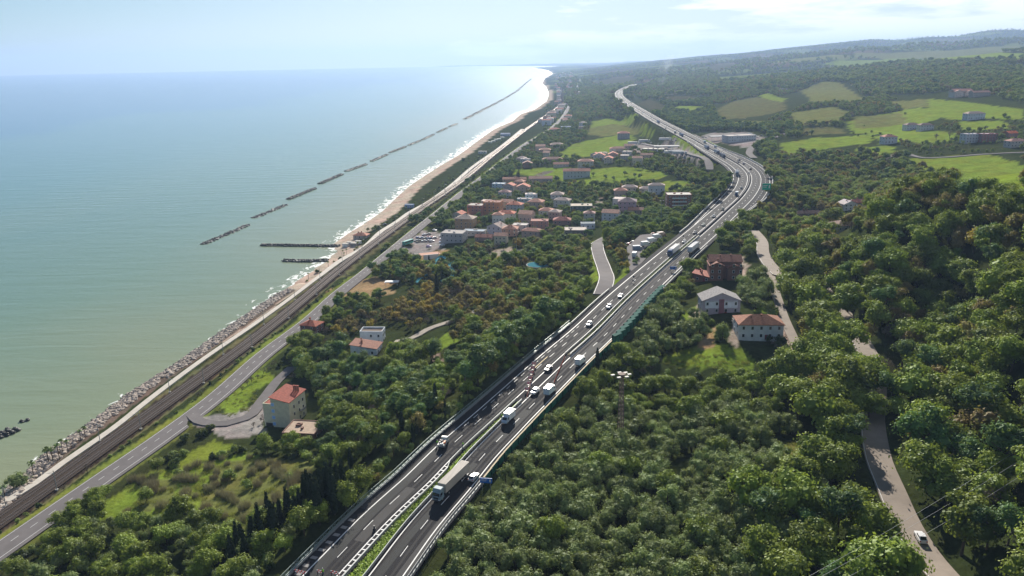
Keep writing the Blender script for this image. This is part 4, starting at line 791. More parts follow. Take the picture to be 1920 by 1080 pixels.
single('in the row on the far field', '1725,288,B,.45 1737,291,B,.45 1755,292,B,.4 1765,292,B,.4 1785,286,B,.5 1806,288,B,.45 1822,287,B,.5 1833,286,B,.5 1850,287,B,.5 1860,286,B,.5 1700,290,B,.5')
single('standing in line by the far wood', '1618,200,A,1.3 1628,200,A,1.35 1638,200,A,1.4 1648,200,A,1.3 1656,200,A,1.2')
single('in the far paddock', '1600,252,B,.45 1608,256,B,.4 1623,253,B,.4 1634,250,B,.5 1636,258,B,.45 1650,253,B,.5 1620,238,O,.6 1697,214,S,1.6 1755,262,X,1.6 1780,260,X,1.5')
single('standing on the village lawn', '1070,345,O,1 1112,330,B,.5 1135,335,O,1.1 1150,338,O,1 1172,330,O,1.1 1190,332,O,1.1 1200,335,O,1 1225,345,O,1.2 1120,348,O,1')
single('by the railway and beach', '700,433,O,.9 704,430,O,.9 690,434,O,.7 790,405,D,.8 808,395,D,.8 868,302,D,1.5 878,300,P,.5 866,306,P,.5')
single('by the water slide house', '970,338,C,1.1 973,340,C,1.2')
single('in the layby screen', '1190,495,S,1 1205,480,S,1 1215,472,S,1 1225,464,S,1 1238,455,S,1 1195,488,S,1 1210,476,S,1 1232,460,S,1 1246,450,S,1 1220,468,S,1')
single('tall beside the seaward fence', '878,738,P,1.35 897,722,P,1.5 912,706,P,1.4 930,690,P,1.6 950,675,P,1.5 965,660,P,1.6 985,645,P,1.5 1003,630,P,1.4 1022,612,P,1.3 1042,598,P,1.2 940,660,P,1.4 975,635,P,1.4 900,700,P,1.3')
scatter('on the bank below the service area', '1180,305 1240,285 1290,292 1335,318 1350,335 1300,345 1240,325 1190,318', 7, [(SH, 3), (BL, 3), (RU, 1)], (.5, .9), clear=False)
scatter('on the hazy slope past the far bend', '1182,168 1230,150 1330,130 1350,150 1330,165 1260,172 1205,190', 19, [(BL, 4), (RU, 1)], (1.0, 1.7), clear=False)
for rg in REG: scatter(rg[0], rg[1], rg[2]*.92, rg[3], (rg[4][0]*.85, rg[4][1]*1.08))
belt('on the bluffs along the coast', 1075, 1200, 2300, 3600, 26, [(BL, 4), (RU, 1)], (1.6, 2.4))
belt('on the nearer wooded ridge', 1235, 2100, 2150, 2980, 22, [(BL, 5), (RU, 1.5), (PI_, 1)], (1.3, 2.1))
belt('on the far wooded hills', 1060, 2200, 3700, 5400, 50, [(BL, 5), (RU, 1)], (1.7, 2.7))
belt('on the farthest ridge', 1060, 2200, 6800, 8300, 62, [(BL, 5)], (1.2, 1.9))
belt('in the coastal town', 1035, 1080, 900, 2600, 24, [(BL, 4), (PI_, 1)], (.6, 1.0))
# strip of brambles and bushes between railway and road, palms by the beach
for j in range(0, len(ROADC)-1):
    x, y = ROADC[j, 0]-rN[j, 0]*random.uniform(8.0, 11), ROADC[j, 1]-rN[j, 1]*random.uniform(8.0, 11)
    if 210 < y < 1300 and poly_dist(np.array([x]), np.array([y]), RAIL[::2])[0][0] > 6.5 and random.random() < .8: put(x, y, random.choice(['shrub', 'shrub', 'bare_tree', 'dark_shrub']), random.uniform(.35, .7), 'between railway and coast road')
for j in range(0, len(PROM)):
    x, y = PROM[j, 0]-random.uniform(4, 12), PROM[j, 1]
    if 520 < y < 1500 and random.random() < .75: put(x, y, random.choice(['palm_tree', 'dark_shrub', 'palm_tree', 'shrub']), random.uniform(.6, .85), 'along the beach promenade')
for px, py in ((470, 700), (480, 690), (490, 683), (500, 675), (450, 712), (440, 722), (458, 706), (520, 722), (528, 714), (512, 735), (506, 748), (536, 700), (540, 694), (500, 760), (492, 772), (480, 780), (462, 790)):
    p = gp(px+14, py+11); put(p[0], p[1], BA, random.uniform(.42, .6), 'around the grass island')
for k in range(260):
    px, py = random.uniform(230, 590), random.uniform(855, 985); p = gp(px, py)
    if any(pip(np.array([p[0]]), np.array([p[1]]), c)[0] for c in CLEAR[:4]): put(p[0], p[1], random.choice(['grass_tuft', 'grass_tuft', 'reed_clump']), random.uniform(.7, 1.2), 'in the lower meadow')
for k in range(330):
    q = random.choice(('1245,665,1405,692', '1440,830,1560,880', '400,735,500,780', '970,315,1240,345')); a, b, c, d = map(float, q.split(',')); p = gp(random.uniform(a, c), random.uniform(b, d))
    put(p[0], p[1], 'grass_tuft', random.uniform(.4, .8), 'in the grass')
# ------------------------------------------------------------------ build them: the 300 that show largest of each kind are individuals, the rest one stand per kind
KEYLAB = {}
def gn_stand(name, pts, kind, label, cat):
    protos = PROTO[kind]; c = bpy.data.collections.new('kinds_'+name)
    for i, (H, sep, me) in enumerate(protos): o = bpy.data.objects.new('%s_kind' % kind, me); c.objects.link(o)
    me = bpy.data.meshes.new(name); me.vertices.add(len(pts)); me.vertices.foreach_set('co', np.array([p[:3] for p in pts], np.float32).ravel())
    sc = me.attributes.new('sc', 'FLOAT_VECTOR', 'POINT'); sc.data.foreach_set('vector', np.array([(p[4]*random.uniform(.9, 1.15), p[4]*random.uniform(.9, 1.15), p[4]*random.uniform(.85, 1.2)) for p in pts], np.float32).ravel())
    rt = me.attributes.new('rt', 'FLOAT_VECTOR', 'POINT'); rt.data.foreach_set('vector', np.array([(0, 0, random.random()*6.28) for p in pts], np.float32).ravel())
    pk = me.attributes.new('pk', 'INT', 'POINT'); pk.data.foreach_set('value', [random.randrange(len(protos)) for p in pts]); me.update()
    o = link(name, me); g = bpy.data.node_groups.new(name, 'GeometryNodeTree'); g.interface.new_socket('Geometry', in_out='INPUT', socket_type='NodeSocketGeometry'); g.interface.new_socket('Geometry', in_out='OUTPUT', socket_type='NodeSocketGeometry')
    gi, go = g.nodes.new('NodeGroupInput'), g.nodes.new('NodeGroupOutput'); ci = g.nodes.new('GeometryNodeCollectionInfo'); ci.inputs['Collection'].default_value = c; ci.inputs['Separate Children'].default_value = True; ci.inputs['Reset Children'].default_value = True
    ip = g.nodes.new('GeometryNodeInstanceOnPoints'); m2p = g.nodes.new('GeometryNodeMeshToPoints'); ip.inputs['Pick Instance'].default_value = True
    def att(nm, ty):
        a = g.nodes.new('GeometryNodeInputNamedAttribute'); a.data_type = ty; a.inputs['Name'].default_value = nm; return [s for s in a.outputs if s.enabled and s.name == 'Attribute'][0]
    g.links.new(gi.outputs[0], m2p.inputs[0]); g.links.new(m2p.outputs[0], ip.inputs['Points']); g.links.new(ci.outputs[0], ip.inputs['Instance'])
    g.links.new(att('pk', 'INT'), ip.inputs['Instance Index']); g.links.new(att('rt', 'FLOAT_VECTOR'), ip.inputs['Rotation']); g.links.new(att('sc', 'FLOAT_VECTOR'), ip.inputs['Scale']); g.links.new(ip.outputs[0], go.inputs[0])
    md = o.modifiers.new('instances', 'NODES'); md.node_group = g; tag(o, label, cat, kind='stuff')
def place(t):
    x, y, z, kind, sc, key = t; H, sep, me = random.choice(PROTO[kind]); p = pix((x, y, z)); px_h = H*sc*FPX/max(p[2], 1); rz = random.random()*6.28
    s = (sc*random.uniform(.9, 1.12), sc*random.uniform(.9, 1.12), sc*random.uniform(.88, 1.18)); lab = KEYLAB[(key, kind)]
    if px_h > 34 and len(sep) > 1:
        e = empty(kind, (x, y, z-.1), rz); e.scale = s
        for nm, m in sep: link(nm, m, e)
    else: e = link(kind, me, None, (x, y, z-.1), rz); e.scale = s
    tag(e, lab[0], {'shrub': 'shrub', 'dark_shrub': 'shrub'}.get(kind, 'tree'), lab[1])
KW = {'broadleaf_tree': 'green broadleaf tree', 'olive_tree': 'silvery green olive tree', 'pine_tree': 'dark green pine tree', 'autumn_tree': 'yellow autumn tree', 'russet_tree': 'brownish half bare tree', 'shrub': 'rounded green shrub', 'dark_shrub': 'dark evergreen shrub', 'cypress_tree': 'slender dark cypress', 'bare_tree': 'leafless grey tree', 'palm_tree': 'small palm tree', 'reed_clump': 'pale reed clump', 'grass_tuft': 'grass tuft'}
WATCH = [(h[0], h[1], h[2], h[4]) for h in HOUSES if h[1] > 330 or h[0] > 1600]+[(*pix((v[0], v[1], hz(v[0], v[1])))[:2], v[2], v[4]) for v in VILL]+[(1725, 1015, 5, 1.4)]+[(q[0], q[1], 7, .5) for q in (pix(p) for p in LANES['hill_lane'][1][::3]) if q[1] > 835]+[(1163, 832, 1.5, 16), (1330, 690, 18, .3), (1258, 686, 8, .3), (1402, 690, 8, .3), (1290, 690, 10, .5), (1375, 690, 12, .5), (1009, 505, 20, 3), (815, 525, 16, 3), (845, 520, 16, 3), (1436, 365, 6, 8), (912, 920, 4, 3), (808, 486, 12, 2), (735, 536, 8, 2)]
WP = [pix(gp(a, b)) for a, b, *_ in WATCH]
def blocks(p, hpx):                              # gardens are kept open in front of what can be seen
    for (a, b, w, h), q in zip(WATCH, WP):
        k = FPX/q[2]
        if abs(p[0]-a) < (w/2+1.5)*k and b+1 < p[1] < b+40*k and p[1]-hpx < b-h*k*.45: return True
    return False
by = {}
for t in TREES:
    p = pix(t[:3])
    if p[2] < 20 or t[1] < 70: continue
    if not (-260 < p[0] < 2180) or p[1] > 1250: continue
    if t[3] != 'cypress_tree' and blocks(p, PROTO[t[3]][0][0]*t[4]*FPX/p[2]*.92): continue
    by.setdefault(t[3], []).append((PROTO[t[3]][0][0]*t[4]/p[2]*(1 if -20 < p[0] < 1940 and p[1] < 1120 else .01), t))
for kind, L in by.items():
    L.sort(key=lambda q: -q[0]); n = 0 if kind == 'grass_tuft' else 300
    for w, t in L[:n]:
        KEYLAB[(t[5], kind)] = ('%s %s' % (KW[kind], t[5]), '%ss %s' % (KW[kind] if not KW[kind].endswith('cypress') else 'cypresse', t[5])); place(t)
    if L[n:]: gn_stand(kind+'_stand' if kind != 'grass_tuft' else 'long_grass', [t for _, t in L[n:]], kind, 'the smaller and farther '+KW[kind]+'s of the view' if kind != 'grass_tuft' else 'long dry grass in the meadows', 'trees' if kind != 'grass_tuft' else 'grass')
print('TREES', {k: len(v) for k, v in by.items()})
# ------------------------------------------------------------------ buildings
GLASS = mat('window_glass', (0.03, 0.04, 0.05), 0.15, spec=.6); SHUT = mat('shutter', (0.25, 0.42, 0.62), .7); FRM = mat('white_trim', (0.70, 0.70, 0.68), .7); DARK = mat('dark_metal', (0.05, 0.05, 0.055), .5); CHIM = mat('chimney_brick', (0.30, 0.16, 0.11), .9, .2, 3); GALV = mat('galvanised_steel', (0.26, 0.28, 0.28), .6, metal=.3)
def colmat(pre, c, rough=.85, vary=.1, sc=.6): return mat('%s_%02d_%02d_%02d' % (pre, int(c[0]*99), int(c[1]*99), int(c[2]*99)), c, rough, vary, sc)
def roofmat(c):
    n = 'roof_tiles_%02d_%02d_%02d' % tuple(int(q*99) for q in c)
    if n in MAT: return MAT[n]
    m = mat(n, tuple(min(.9, q*k) for q, k in zip(c, (1.35, 1.15, 1.05))), .85, .28, 1.2); t = m.node_tree; g = N(t, 'ShaderNodeTexCoord'); w = N(t, 'ShaderNodeTexWave', i_Scale=1.6, i_Distortion=.4); t.links.new(g.outputs['Object'], w.inputs[0])
    bp = N(t, 'ShaderNodeBump', i_Strength=.5, i_Distance=.15); t.links.new(w.outputs[1], bp.inputs['Height']); t.links.new(bp.outputs[0], t.nodes['Principled BSDF'].inputs['Normal']); return m
WIN = {}
def window_mesh(w, h, glass, k):
    if k not in WIN:
        f = MB(); f.box((0, -.04, 0), (w, .10, h), FRM); p = MB(); p.box((0, -.105, 0), (w*.82, .05, h*.84), glass); WIN[k] = (f.mesh('window'), p.mesh('pane'))
    return WIN[k]
def roof_shape(kind, w, d, h, rm, wm, ov=.5, pitch=.42):
    mb = MB(); W2, D2 = w/2+ov, d/2+ov
    if kind in ('gable', 'gabley'):
        if kind == 'gabley': W2, D2 = D2, W2
        r = D2*pitch; f = (lambda x, y, z: (y, x, z)) if kind == 'gabley' else (lambda x, y, z: (x, y, z))
        T = .18; vs = [f(*v) for v in [(-W2, -D2, h), (W2, -D2, h), (W2, D2, h), (-W2, D2, h), (-W2, 0, h+r), (W2, 0, h+r), (-W2, -D2, h-T), (W2, -D2, h-T), (W2, D2, h-T), (-W2, D2, h-T)]]
        mb.add(vs, [(0, 1, 5, 4), (2, 3, 4, 5), (6, 7, 1, 0), (8, 9, 3, 2), (9, 8, 7, 6)], rm)
        g = W2-ov; q = D2-ov; hh = h+.0; gv = [f(*v) for v in [(-g, -q, hh), (-g, q, hh), (-g, 0, h+q*pitch+.1), (g, -q, hh), (g, q, hh), (g, 0, h+q*pitch+.1)]]
        mb.add(gv, [(0, 1, 2), (4, 3, 5)], wm)
    elif kind == 'hip':
        r = min(W2, D2)*pitch; e = max(W2-D2, 0)*1.0; e2 = max(D2-W2, 0); T = .2
        vs = [(-W2, -D2, h), (W2, -D2, h), (W2, D2, h), (-W2, D2, h), (-e, -e2, h+r), (e, e2, h+r), (-W2, -D2, h-T), (W2, -D2, h-T), (W2, D2, h-T), (-W2, D2, h-T)]
        mb.add(vs, [(0, 1, 5, 4) if e2 == 0 else (0, 1, 4), (1, 2, 5) if e2 == 0 else (1, 2, 5, 4), (2, 3, 4, 5) if e2 == 0 else (2, 3, 5), (3, 0, 4) if e2 == 0 else (3, 0, 4, 5), (6, 7, 1, 0), (7, 8, 2, 1), (8, 9, 3, 2), (9, 6, 0, 3), (9, 8, 7, 6)], rm)
    elif kind == 'mono':
        r = 1.7; vs = [(-W2, -D2, h+r), (W2, -D2, h), (W2, D2, h), (-W2, D2, h+r), (-W2, -D2, h+r-.2), (W2, -D2, h-.2), (W2, D2, h-.2), (-W2, D2, h+r-.2)]
        mb.add(vs, [(0, 1, 2, 3), (4, 5, 1, 0), (5, 6, 2, 1), (6, 7, 3, 2), (7, 4, 0, 3), (7, 6, 5, 4)], rm)
        a, b = w/2, d/2; k = r*a/W2; mb.add([(-a, -b, h-.3), (a, -b, h-.3), (a, -b, h-.1), (-a, -b, h+r-.25), (-a, b, h-.3), (a, b, h-.3), (a, b, h-.1), (-a, b, h+r-.25)], [(0, 1, 2, 3), (5, 4, 7, 6), (4, 0, 3, 7)], wm)
    else:                                         # flat with a low parapet
        mb.box((0, 0, h+.1), (w-.5, d-.5, .2), rm); q = 1.0 if kind == 'parapet' else .45
        for c, s in (((0, -d/2+.12, h+q/2), (w+.06, .3, q)), ((0, d/2-.12, h+q/2), (w+.06, .3, q)), ((-w/2+.12, 0, h+q/2-.003), (.3, d-.36, q)), ((w/2-.12, 0, h+q/2-.003), (.3, d-.36, q))): mb.box(c, s, wm)
        if w > 11 and kind == 'flat':
            for k in range(3): mb.box((random.uniform(-w*.3, w*.3), random.uniform(-d*.25, d*.25), h+.55), (random.uniform(.8, 2), random.uniform(.8, 2), .7), wm)
    return mb
random.seed(21)
for (h_, p) in zip(HOUSES, HP):
    px, py, w, d, H, rot, roof, wc, rc, st, cat, lab = h_
    z = p[2]; e = empty(cat.replace(' ', '_'), (p[0], p[1], z), R(rot), label=lab, cat=cat)
    wm, rm = colmat('wall', wc), roofmat(rc) if roof not in ('flat', 'parapet') else colmat('flat_roof', rc, .9, .16, .5)
    sc_ = FPX/max(pix(p)[2], 1); near = sc_ > 3
    wb = MB(); V = [(0, 0, w, d, H, roof)]; low = (.30, .16, .22)
    if roof == 'apt': V = [(1.8, 0, w-3.6, d, 11.4, 'mono'), (-w/2+1.8, 0, 3.58, d, 9.6, 'flat')]
    if roof == 'multi': V = [(0, 1, w*.9, d*.8, H, 'gable'), (-w*.28, -d*.18, w*.38, d*.75, H*.85, 'gabley'), (w*.24, -d*.2, w*.42, d*.7, H*.72, 'gabley')]
    for i, (ox, oy, vw, vd, vh, rf) in enumerate(V):
        wb.box((ox, oy, vh/2-1.5), (vw-.01*i, vd-.01*i, vh+2.9), wm)
        rb = roof_shape(rf, vw, vd, vh, rm, wm)
        if rf in ('gable', 'gabley', 'multi') and vw == w and 'purple' in lab: wb.box((0, -vd/2-.05, H*.72), (vw*.86, .12, H*.55), colmat('wall', (.66, .70, .76))); wb.box((vw*.0, -vd/2-.09, H*.55), (vw*.14, .12, H*1.1), colmat('wall', (.24, .11, .13)))
        for q in range(len(rb.v)): rb.v[q] = (rb.v[q][0]+ox, rb.v[q][1]+oy, rb.v[q][2]+.001*i)
        ro = rb.obj('roof', e)
        if rf in ('hip', 'gable', 'gabley', 'mono') and sc_ > 1.6:
            for k in range(3 if roof == 'apt' else 1 if i else 2):
                cb_ = MB(); x_ = (1.2+k*.9+1.5) if roof == 'apt' else random.uniform(-vw*.25, vw*.25)+ox; y_ = vd*.28 if roof == 'apt' else oy+random.uniform(-vd*.2, vd*.2)
                cb_.box((x_, y_, vh+1.5), (.55, .55, 2.2), CHIM); cb_.box((x_, y_, vh+2.7), (.8, .8, .2), rm); cb_.obj('chimney', ro)
    wo = wb.obj('wall', e)
    if roof == 'apt':
        for k in range(4):
            f, pn = window_mesh(1.5, 1.5, mat('blue_shutter', (.30, .52, .85), .6), 'apt'); o = link('window', f, e, (-1.35, -d/2-.03, 1.7+2.75*k)); link('pane', pn, o)
        for s_ in range(3):
            for q in (-3, 1, 4): f, pn = window_mesh(1.0, 1.5, GLASS, 'n'); o = link('window', f, e, (w/2+.03, q, 2+3.1*s_), R(90)); link('pane', pn, o)
        b = MB(); b.box((-w/2+2.3, -d/2-.04, .7), (3.2, .1, 2.4), DARK); b.obj('garage_door', e)
        b = MB(); b.box((w/2+.75, 2.5, 4.6), (1.3, 3.4, .15), CONC); b.box((w/2+1.38, 2.5, 5.1), (.06, 3.4, .9), GALV); b.obj('balcony', e)
    else:
        n = max(2, int(w/3.4)); fh = H/st; hh = min(1.5, fh*.5); k = 'w%.1f' % hh; gm = SHUT if 'pale house with an orange' in lab else GLASS
        for s_ in range(st):
            for i in range(n):
                if random.random() < .12: continue
                V0 = V[-1] if roof == 'multi' and i > n/2 else V[1] if roof == 'multi' else V[0]
                x_ = (i+.5)/n*w-w/2
                if roof == 'multi' and not any(abs(x_-v[0]) < v[2]/2-.5 for v in V[1:]): continue
                y_ = min([v[1]-v[3]/2 for v in V if abs(x_-v[0]) < v[2]/2] or [-d/2])
                f, pn = window_mesh(1.1, hh, gm, k); o = link('window', f, e, (x_, y_-.16 if 'purple' in lab else y_-.03, fh*(s_+.55))); link('pane', pn, o)
            if sc_ > 1.3 and roof != 'multi':
                for q in (-d*.25, d*.25):
                    f, pn = window_mesh(1.1, hh, GLASS, k); o = link('window', f, e, ((w/2+.03)*(1 if px < 960 else -1), q, fh*(s_+.55)), R(90 if px < 960 else -90)); link('pane', pn, o)
        if 'apartment' in cat or 'balcon' in lab:
            for s_ in range(1, st):
                b = MB(); b.box((0, -d/2-.7, fh*s_+.1), (w*.6, 1.3, .16), CONC); b.box((0, -d/2-1.33, fh*s_+.65), (w*.6, .08, .95), FRM if 'brick' in lab else wm); b.obj('balcony', e)
        if near:
            b = MB(); b.box((w*.12, -d/2-.06-(.12 if 'purple' in lab else 0), 1.0), (1.1, .14, 2.1), colmat('door', (.22, .06, .06))); b.obj('door', e)
WC = [(.6, .58, .55), (.55, .42, .35), (.62, .55, .42), (.5, .35, .3), (.6, .6, .62), (.42, .4, .38)]; RC = [(.38, .2, .15), (.4, .24, .18), (.34, .3, .28), (.42, .16, .11), (.5, .48, .46)]
# far town by the coast: small plain houses, each its own
for p, w, d, H, wc, rc in TOWN:
    wc, rc = WC[wc], RC[rc]
    e = empty('house', p, R(random.uniform(-20, 5)), label='small distant house of the coastal town between beach and bluff', cat='house', group='distant houses of the coastal town'); wb = MB(); wb.box((0, 0, H/2-1), (w, d, H+2), colmat('wall', wc)); wb.obj('wall', e)
    roof_shape(random.choice(['hip', 'gable', 'flat']), w, d, H, roofmat(rc), colmat('wall', wc)).obj('roof', e)
WC = [(.6, .58, .55), (.55, .42, .35), (.62, .55, .42), (.5, .35, .3), (.6, .6, .62), (.42, .4, .38)]; RC = [(.38, .2, .15), (.4, .24, .18), (.34, .3, .28), (.42, .16, .11), (.5, .48, .46)]
# the smaller houses filling the village between the coast road and the motorway
WN = ['white', 'peach', 'cream', 'dusky pink', 'pale', 'grey']; RN_ = ['terracotta', 'tan tiled', 'grey', 'red', 'pale flat']
for x, y, w, d, H, i, j in VILL:
    e = empty('house', (x, y, hz(x, y)), R(random.uniform(-24, 0)), label='small %s village house with a %s roof among the gardens' % (WN[i], RN_[j]), cat='house', group='small %s village houses with %s roofs' % (WN[i], RN_[j])); wb = MB(); wb.box((0, 0, H/2-1), (w, d, H+2), colmat('wall', WC[i])); wb.obj('wall', e)
    ro = roof_shape(['hip', 'gable', 'hip', 'gabley', 'flat'][j], w, d, H, roofmat(RC[j]), colmat('wall', WC[i])); ro.obj('roof', e)
    for s_ in range(max(1, int(H/3))):
        for c_ in range(3): f, pn = window_mesh(1.1, 1.3, GLASS, 'vill'); o = link('window', f, e, ((c_-1)*w*.3, -d/2-.03, 1.7+2.8*s_)); link('pane', pn, o)
# fuel station canopies
def canopy(px, py, w, d, h, rot, lab, n=4):
    p = gp(px, py); e = empty('fuel_canopy', p, R(rot), label=lab, cat='fuel canopy'); b = MB(); b.box((0, 0, h), (w, d, .9), colmat('canopy', (.34, .34, .35))); b.obj('roof', e)
    for i in range(n):
        for s in (-1, 1): b = MB(); b.tube((((i+.5)/n-.5)*w, s*d*.25, -1), (((i+.5)/n-.5)*w, s*d*.25, h-.4), .25, FRM); b.obj('column', e)
canopy(1260, 282, 46, 11, 5.5, -8, 'long grey fuel canopy left of the motorway', 5); canopy(1346, 263, 24, 12, 5.5, 5, 'short fuel canopy right of the motorway', 3)
# ------------------------------------------------------------------ vehicles
TYRE = mat('tyre', (0.02, 0.02, 0.02), .9); WSH = mat('vehicle_glass', (0.015, 0.02, 0.025), .08, spec=.7); HLM = mat('headlight_glass', (.7, .72, .75), .2); TLM = mat('tail_light', (.5, .02, .02), .3)
def paint(c): return mat('paint_%02d_%02d_%02d' % tuple(int(q*99) for q in c), c, .28, spec=.5)
def profile(mb, pts, w, m, w2=None, bev=.12):    # side outline (y, z) extruded across x, edges drawn in a little
    n = len(pts); cy_ = sum(p[0] for p in pts)/n; cz_ = sum(p[1] for p in pts)/n
    rings = [(-w/2, .94), (-w/2+bev, 1), (w/2-bev, 1), (w/2, .94)]; vs = []
    for x, k in rings: vs += [(x, cy_+(y-cy_)*k, cz_+(z-cz_)*k) for y, z in pts]
    fs = [tuple(range(n-1, -1, -1)), tuple(range(3*n, 4*n))]
    for r in range(3): fs += [(r*n+i, r*n+(i+1) % n, (r+1)*n+(i+1) % n, (r+1)*n+i) for i in range(n)]
    mb.add(vs, fs, m)
def wheel(mb, x, y, r=.33, w=.24):
    mb.tube((x-w/2, y, r), (x+w/2, y, r), r, TYRE, 12); s = 1 if x > 0 else -1; mb.tube((x+s*w*.5, y, r), (x+s*(w*.5+.02), y, r), r*.55, GALV, 8)
def car_parts(c, suv=0):
    P = []; h = 1.48+suv*.2; b = MB()
    profile(b, [(-2.1, .35), (-2.12, .75), (-1.95, .92+suv*.1), (-.95, 1.0+suv*.1), (1.35, 1.0+suv*.1), (2.0, .95+suv*.1), (2.1, .6), (2.05, .32)], 1.78, paint(c))      # nose at -y
    profile(b, [(-.85, .98), (-.25, h), (1.25, h), (1.85, .98)], 1.5, paint(c), bev=.2); P.append(('body', b, 1))
    g = MB(); g.add([(-.66, -.86, 1.02+suv*.1), (.66, -.86, 1.02+suv*.1), (.58, -.30, h-.06), (-.58, -.30, h-.06)], [(0, 1, 2, 3)], WSH); g.add([(-.64, 1.86, 1.04+suv*.1), (.64, 1.86, 1.04+suv*.1), (.58, 1.35, h-.06), (-.58, 1.35, h-.06)], [(1, 0, 3, 2)], WSH)
    for s in (-1, 1): g.add([(s*.765, -.6, 1.06+suv*.1), (s*.765, 1.55, 1.06+suv*.1), (s*.755, 1.15, h-.1), (s*.755, -.2, h-.1)], [(0, 1, 2, 3)], WSH)
    P.append(('windows', g, 1))
    for x in (-.8, .8):
        for y in (-1.3, 1.3): q = MB(); wheel(q, x, y); P.append(('wheel', q, 1))
    for s in (-1, 1):
        q = MB(); q.box((s*.62, -2.08, .74), (.34, .12, .16), HLM); P.append(('headlight', q, 1)); q = MB(); q.box((s*.68, 2.08, .82), (.24, .10, .2), TLM); P.append(('tail_light', q, 1))
    return P
def box_truck_parts(cab, box, L=4.2, H=3.1):
    P = []; b = MB(); profile(b, [(-3.1, .45), (-3.15, 1.1), (-2.75, 1.35), (-2.2, 2.3), (-1.3, 2.35), (-1.3, .45)], 1.95, paint(cab)); b.box((0, .5*L-1.0, .62), (1.0, L, .2), DARK); P.append(('cab', b, 1))
    g = MB(); g.add([(-.8, -2.75, 1.42), (.8, -2.75, 1.42), (.74, -2.28, 2.2), (-.74, -2.28, 2.2)], [(0, 1, 2, 3)], WSH)
    for s in (-1, 1): g.add([(s*.99, -2.4, 1.4), (s*.99, -1.5, 1.4), (s*.975, -1.5, 2.1), (s*.975, -2.1, 2.1)], [(0, 1, 2, 3)], WSH)
    P.append(('windows', g, 1)); q = MB(); q.box((0, L/2-1.15, .8+(H-.8)/2), (2.2, L, H-.8), paint(box)); P.append(('cargo_box', q, 1))
    for x in (-.85, .85):
        for y in (-2.3, L-2.2): q = MB(); wheel(q, x, y, .38, .26); P.append(('wheel', q, 1))
    for s in (-1, 1): q = MB(); q.box((s*.72, -3.13, .85), (.3, .12, .18), HLM); P.append(('headlight', q, 1))
    return P
def semi_parts(cab, trl, L=13.6):
    P = []; b = MB(); profile(b, [(-2.3, .5), (-2.35, 1.6), (-2.2, 2.7), (-1.6, 3.75), (-.2, 3.8), (0, 3.4), (0, .6)], 2.45, paint(cab)); b.box((0, -2.36, .55), (2.4, .2, .35), DARK); b.box((0, 1.4, .85), (1, 4.5, .3), DARK); P.append(('cab', b, 1))
    g = MB(); g.add([(-1.1, -2.33, 1.85), (1.1, -2.33, 1.85), (1.05, -2.22, 2.75), (-1.05, -2.22, 2.75)], [(0, 1, 2, 3)], WSH); g.box((0, -2.40, 1.25), (1.5, .06, .5), DARK)
    for s in (-1, 1): g.add([(s*1.235, -1.9, 1.8), (s*1.235, -.9, 1.8), (s*1.23, -.9, 2.6), (s*1.23, -1.8, 2.6)], [(0, 1, 2, 3)], WSH)
    P.append(('windows', g, 1)); q = MB(); q.box((0, .9+L/2, 2.62), (2.5, L, 2.75), colmat('tarpaulin', trl, .6, .06, .4))
    for i in range(24): q.box((0, 1.2+i*L/24.5, 4.01), (2.42, .08, .05), colmat('tarpaulin', tuple(c*.8 for c in trl)))
    q.box((0, 1+L/2, 1.12), (2.2, L-.6, .18), DARK); P.append(('trailer', q, 1))
    for x in (-1.05, 1.05):
        for y in (-1.4, 2.2, L-4.2, L-2.9, L-1.6): q = MB(); wheel(q, x, y+.5, .5, .32); P.append(('wheel', q, 1))
    for s in (-1, 1):
        q = MB(); q.box((s*.95, -2.40, .85), (.4, .1, .22), HLM); P.append(('headlight', q, 1)); q = MB(); q.box((s*1.42, -2.1, 2.2), (.2, .15, .8), DARK); P.append(('mirror', q, 1))
    return P
def bus_parts(c):
    b = MB(); profile(b, [(-5.8, .4), (-6, 1.4), (-5.8, 3.2), (5.8, 3.3), (6, .4)], 2.5, paint(c)); g = MB(); g.box((0, 0, 2.25), (2.53, 10.4, .9), WSH); g.box((0, -5.88, 2.1), (2.1, .2, 1.3), WSH); P = [('body', b, 1), ('windows', g, 1)]
    for x in (-1.1, 1.1):
        for y in (-3.6, 3.4): q = MB(); wheel(q, x, y, .5, .3); P.append(('wheel', q, 1))
    return P
VP = {}
def vehicle(kind, maker, cols, x, y, z, head, lab, cat, full=True, group=None):
    k = (kind, cols, full)
    if k not in VP:
        P = maker(*cols)
        if full: VP[k] = [(n, b.mesh(kind+'_'+n)) for n, b, _ in P]
        else:
            A_ = MB()
            for n, b, _ in P:
                o = len(A_.v); A_.v += b.v; A_.var += b.var
                for f, m in zip(b.f, b.m): A_.f.append(tuple(i+o for i in f)); A_.m.append(A_.mi(b.mats[m]))
            VP[k] = A_.mesh(kind)
    if full:
        e = empty(kind, (x, y, z), head)
        for n, me in VP[k]: link(n, me, e)
    else: e = link(kind, VP[k], None, (x, y, z), head)
    return tag(e, lab, cat, group)
def on_hwy(px, py, zg=None):
    j = np.argmin([(pix(q)[0]-px)**2+(pix(q)[1]-py)**2 if pix(q)[2] > 0 else 1e9 for q in HWY]); z = HWY[j, 2]
    for _ in range(3):
        p = at(px, py, z); j = np.argmin(((HWY[:, :2]-np.array(p[:2]))**2).sum(1)); z = HWY[j, 2]
    return p[0], p[1], z+.03, math.atan2(HT[j, 1], HT[j, 0])
WHT, SIL, BLK, GRY, BLU, RED = (.75, .75, .75), (.5, .5, .5), (.03, .03, .035), (.13, .13, .14), (.05, .10, .25), (.4, .03, .03)
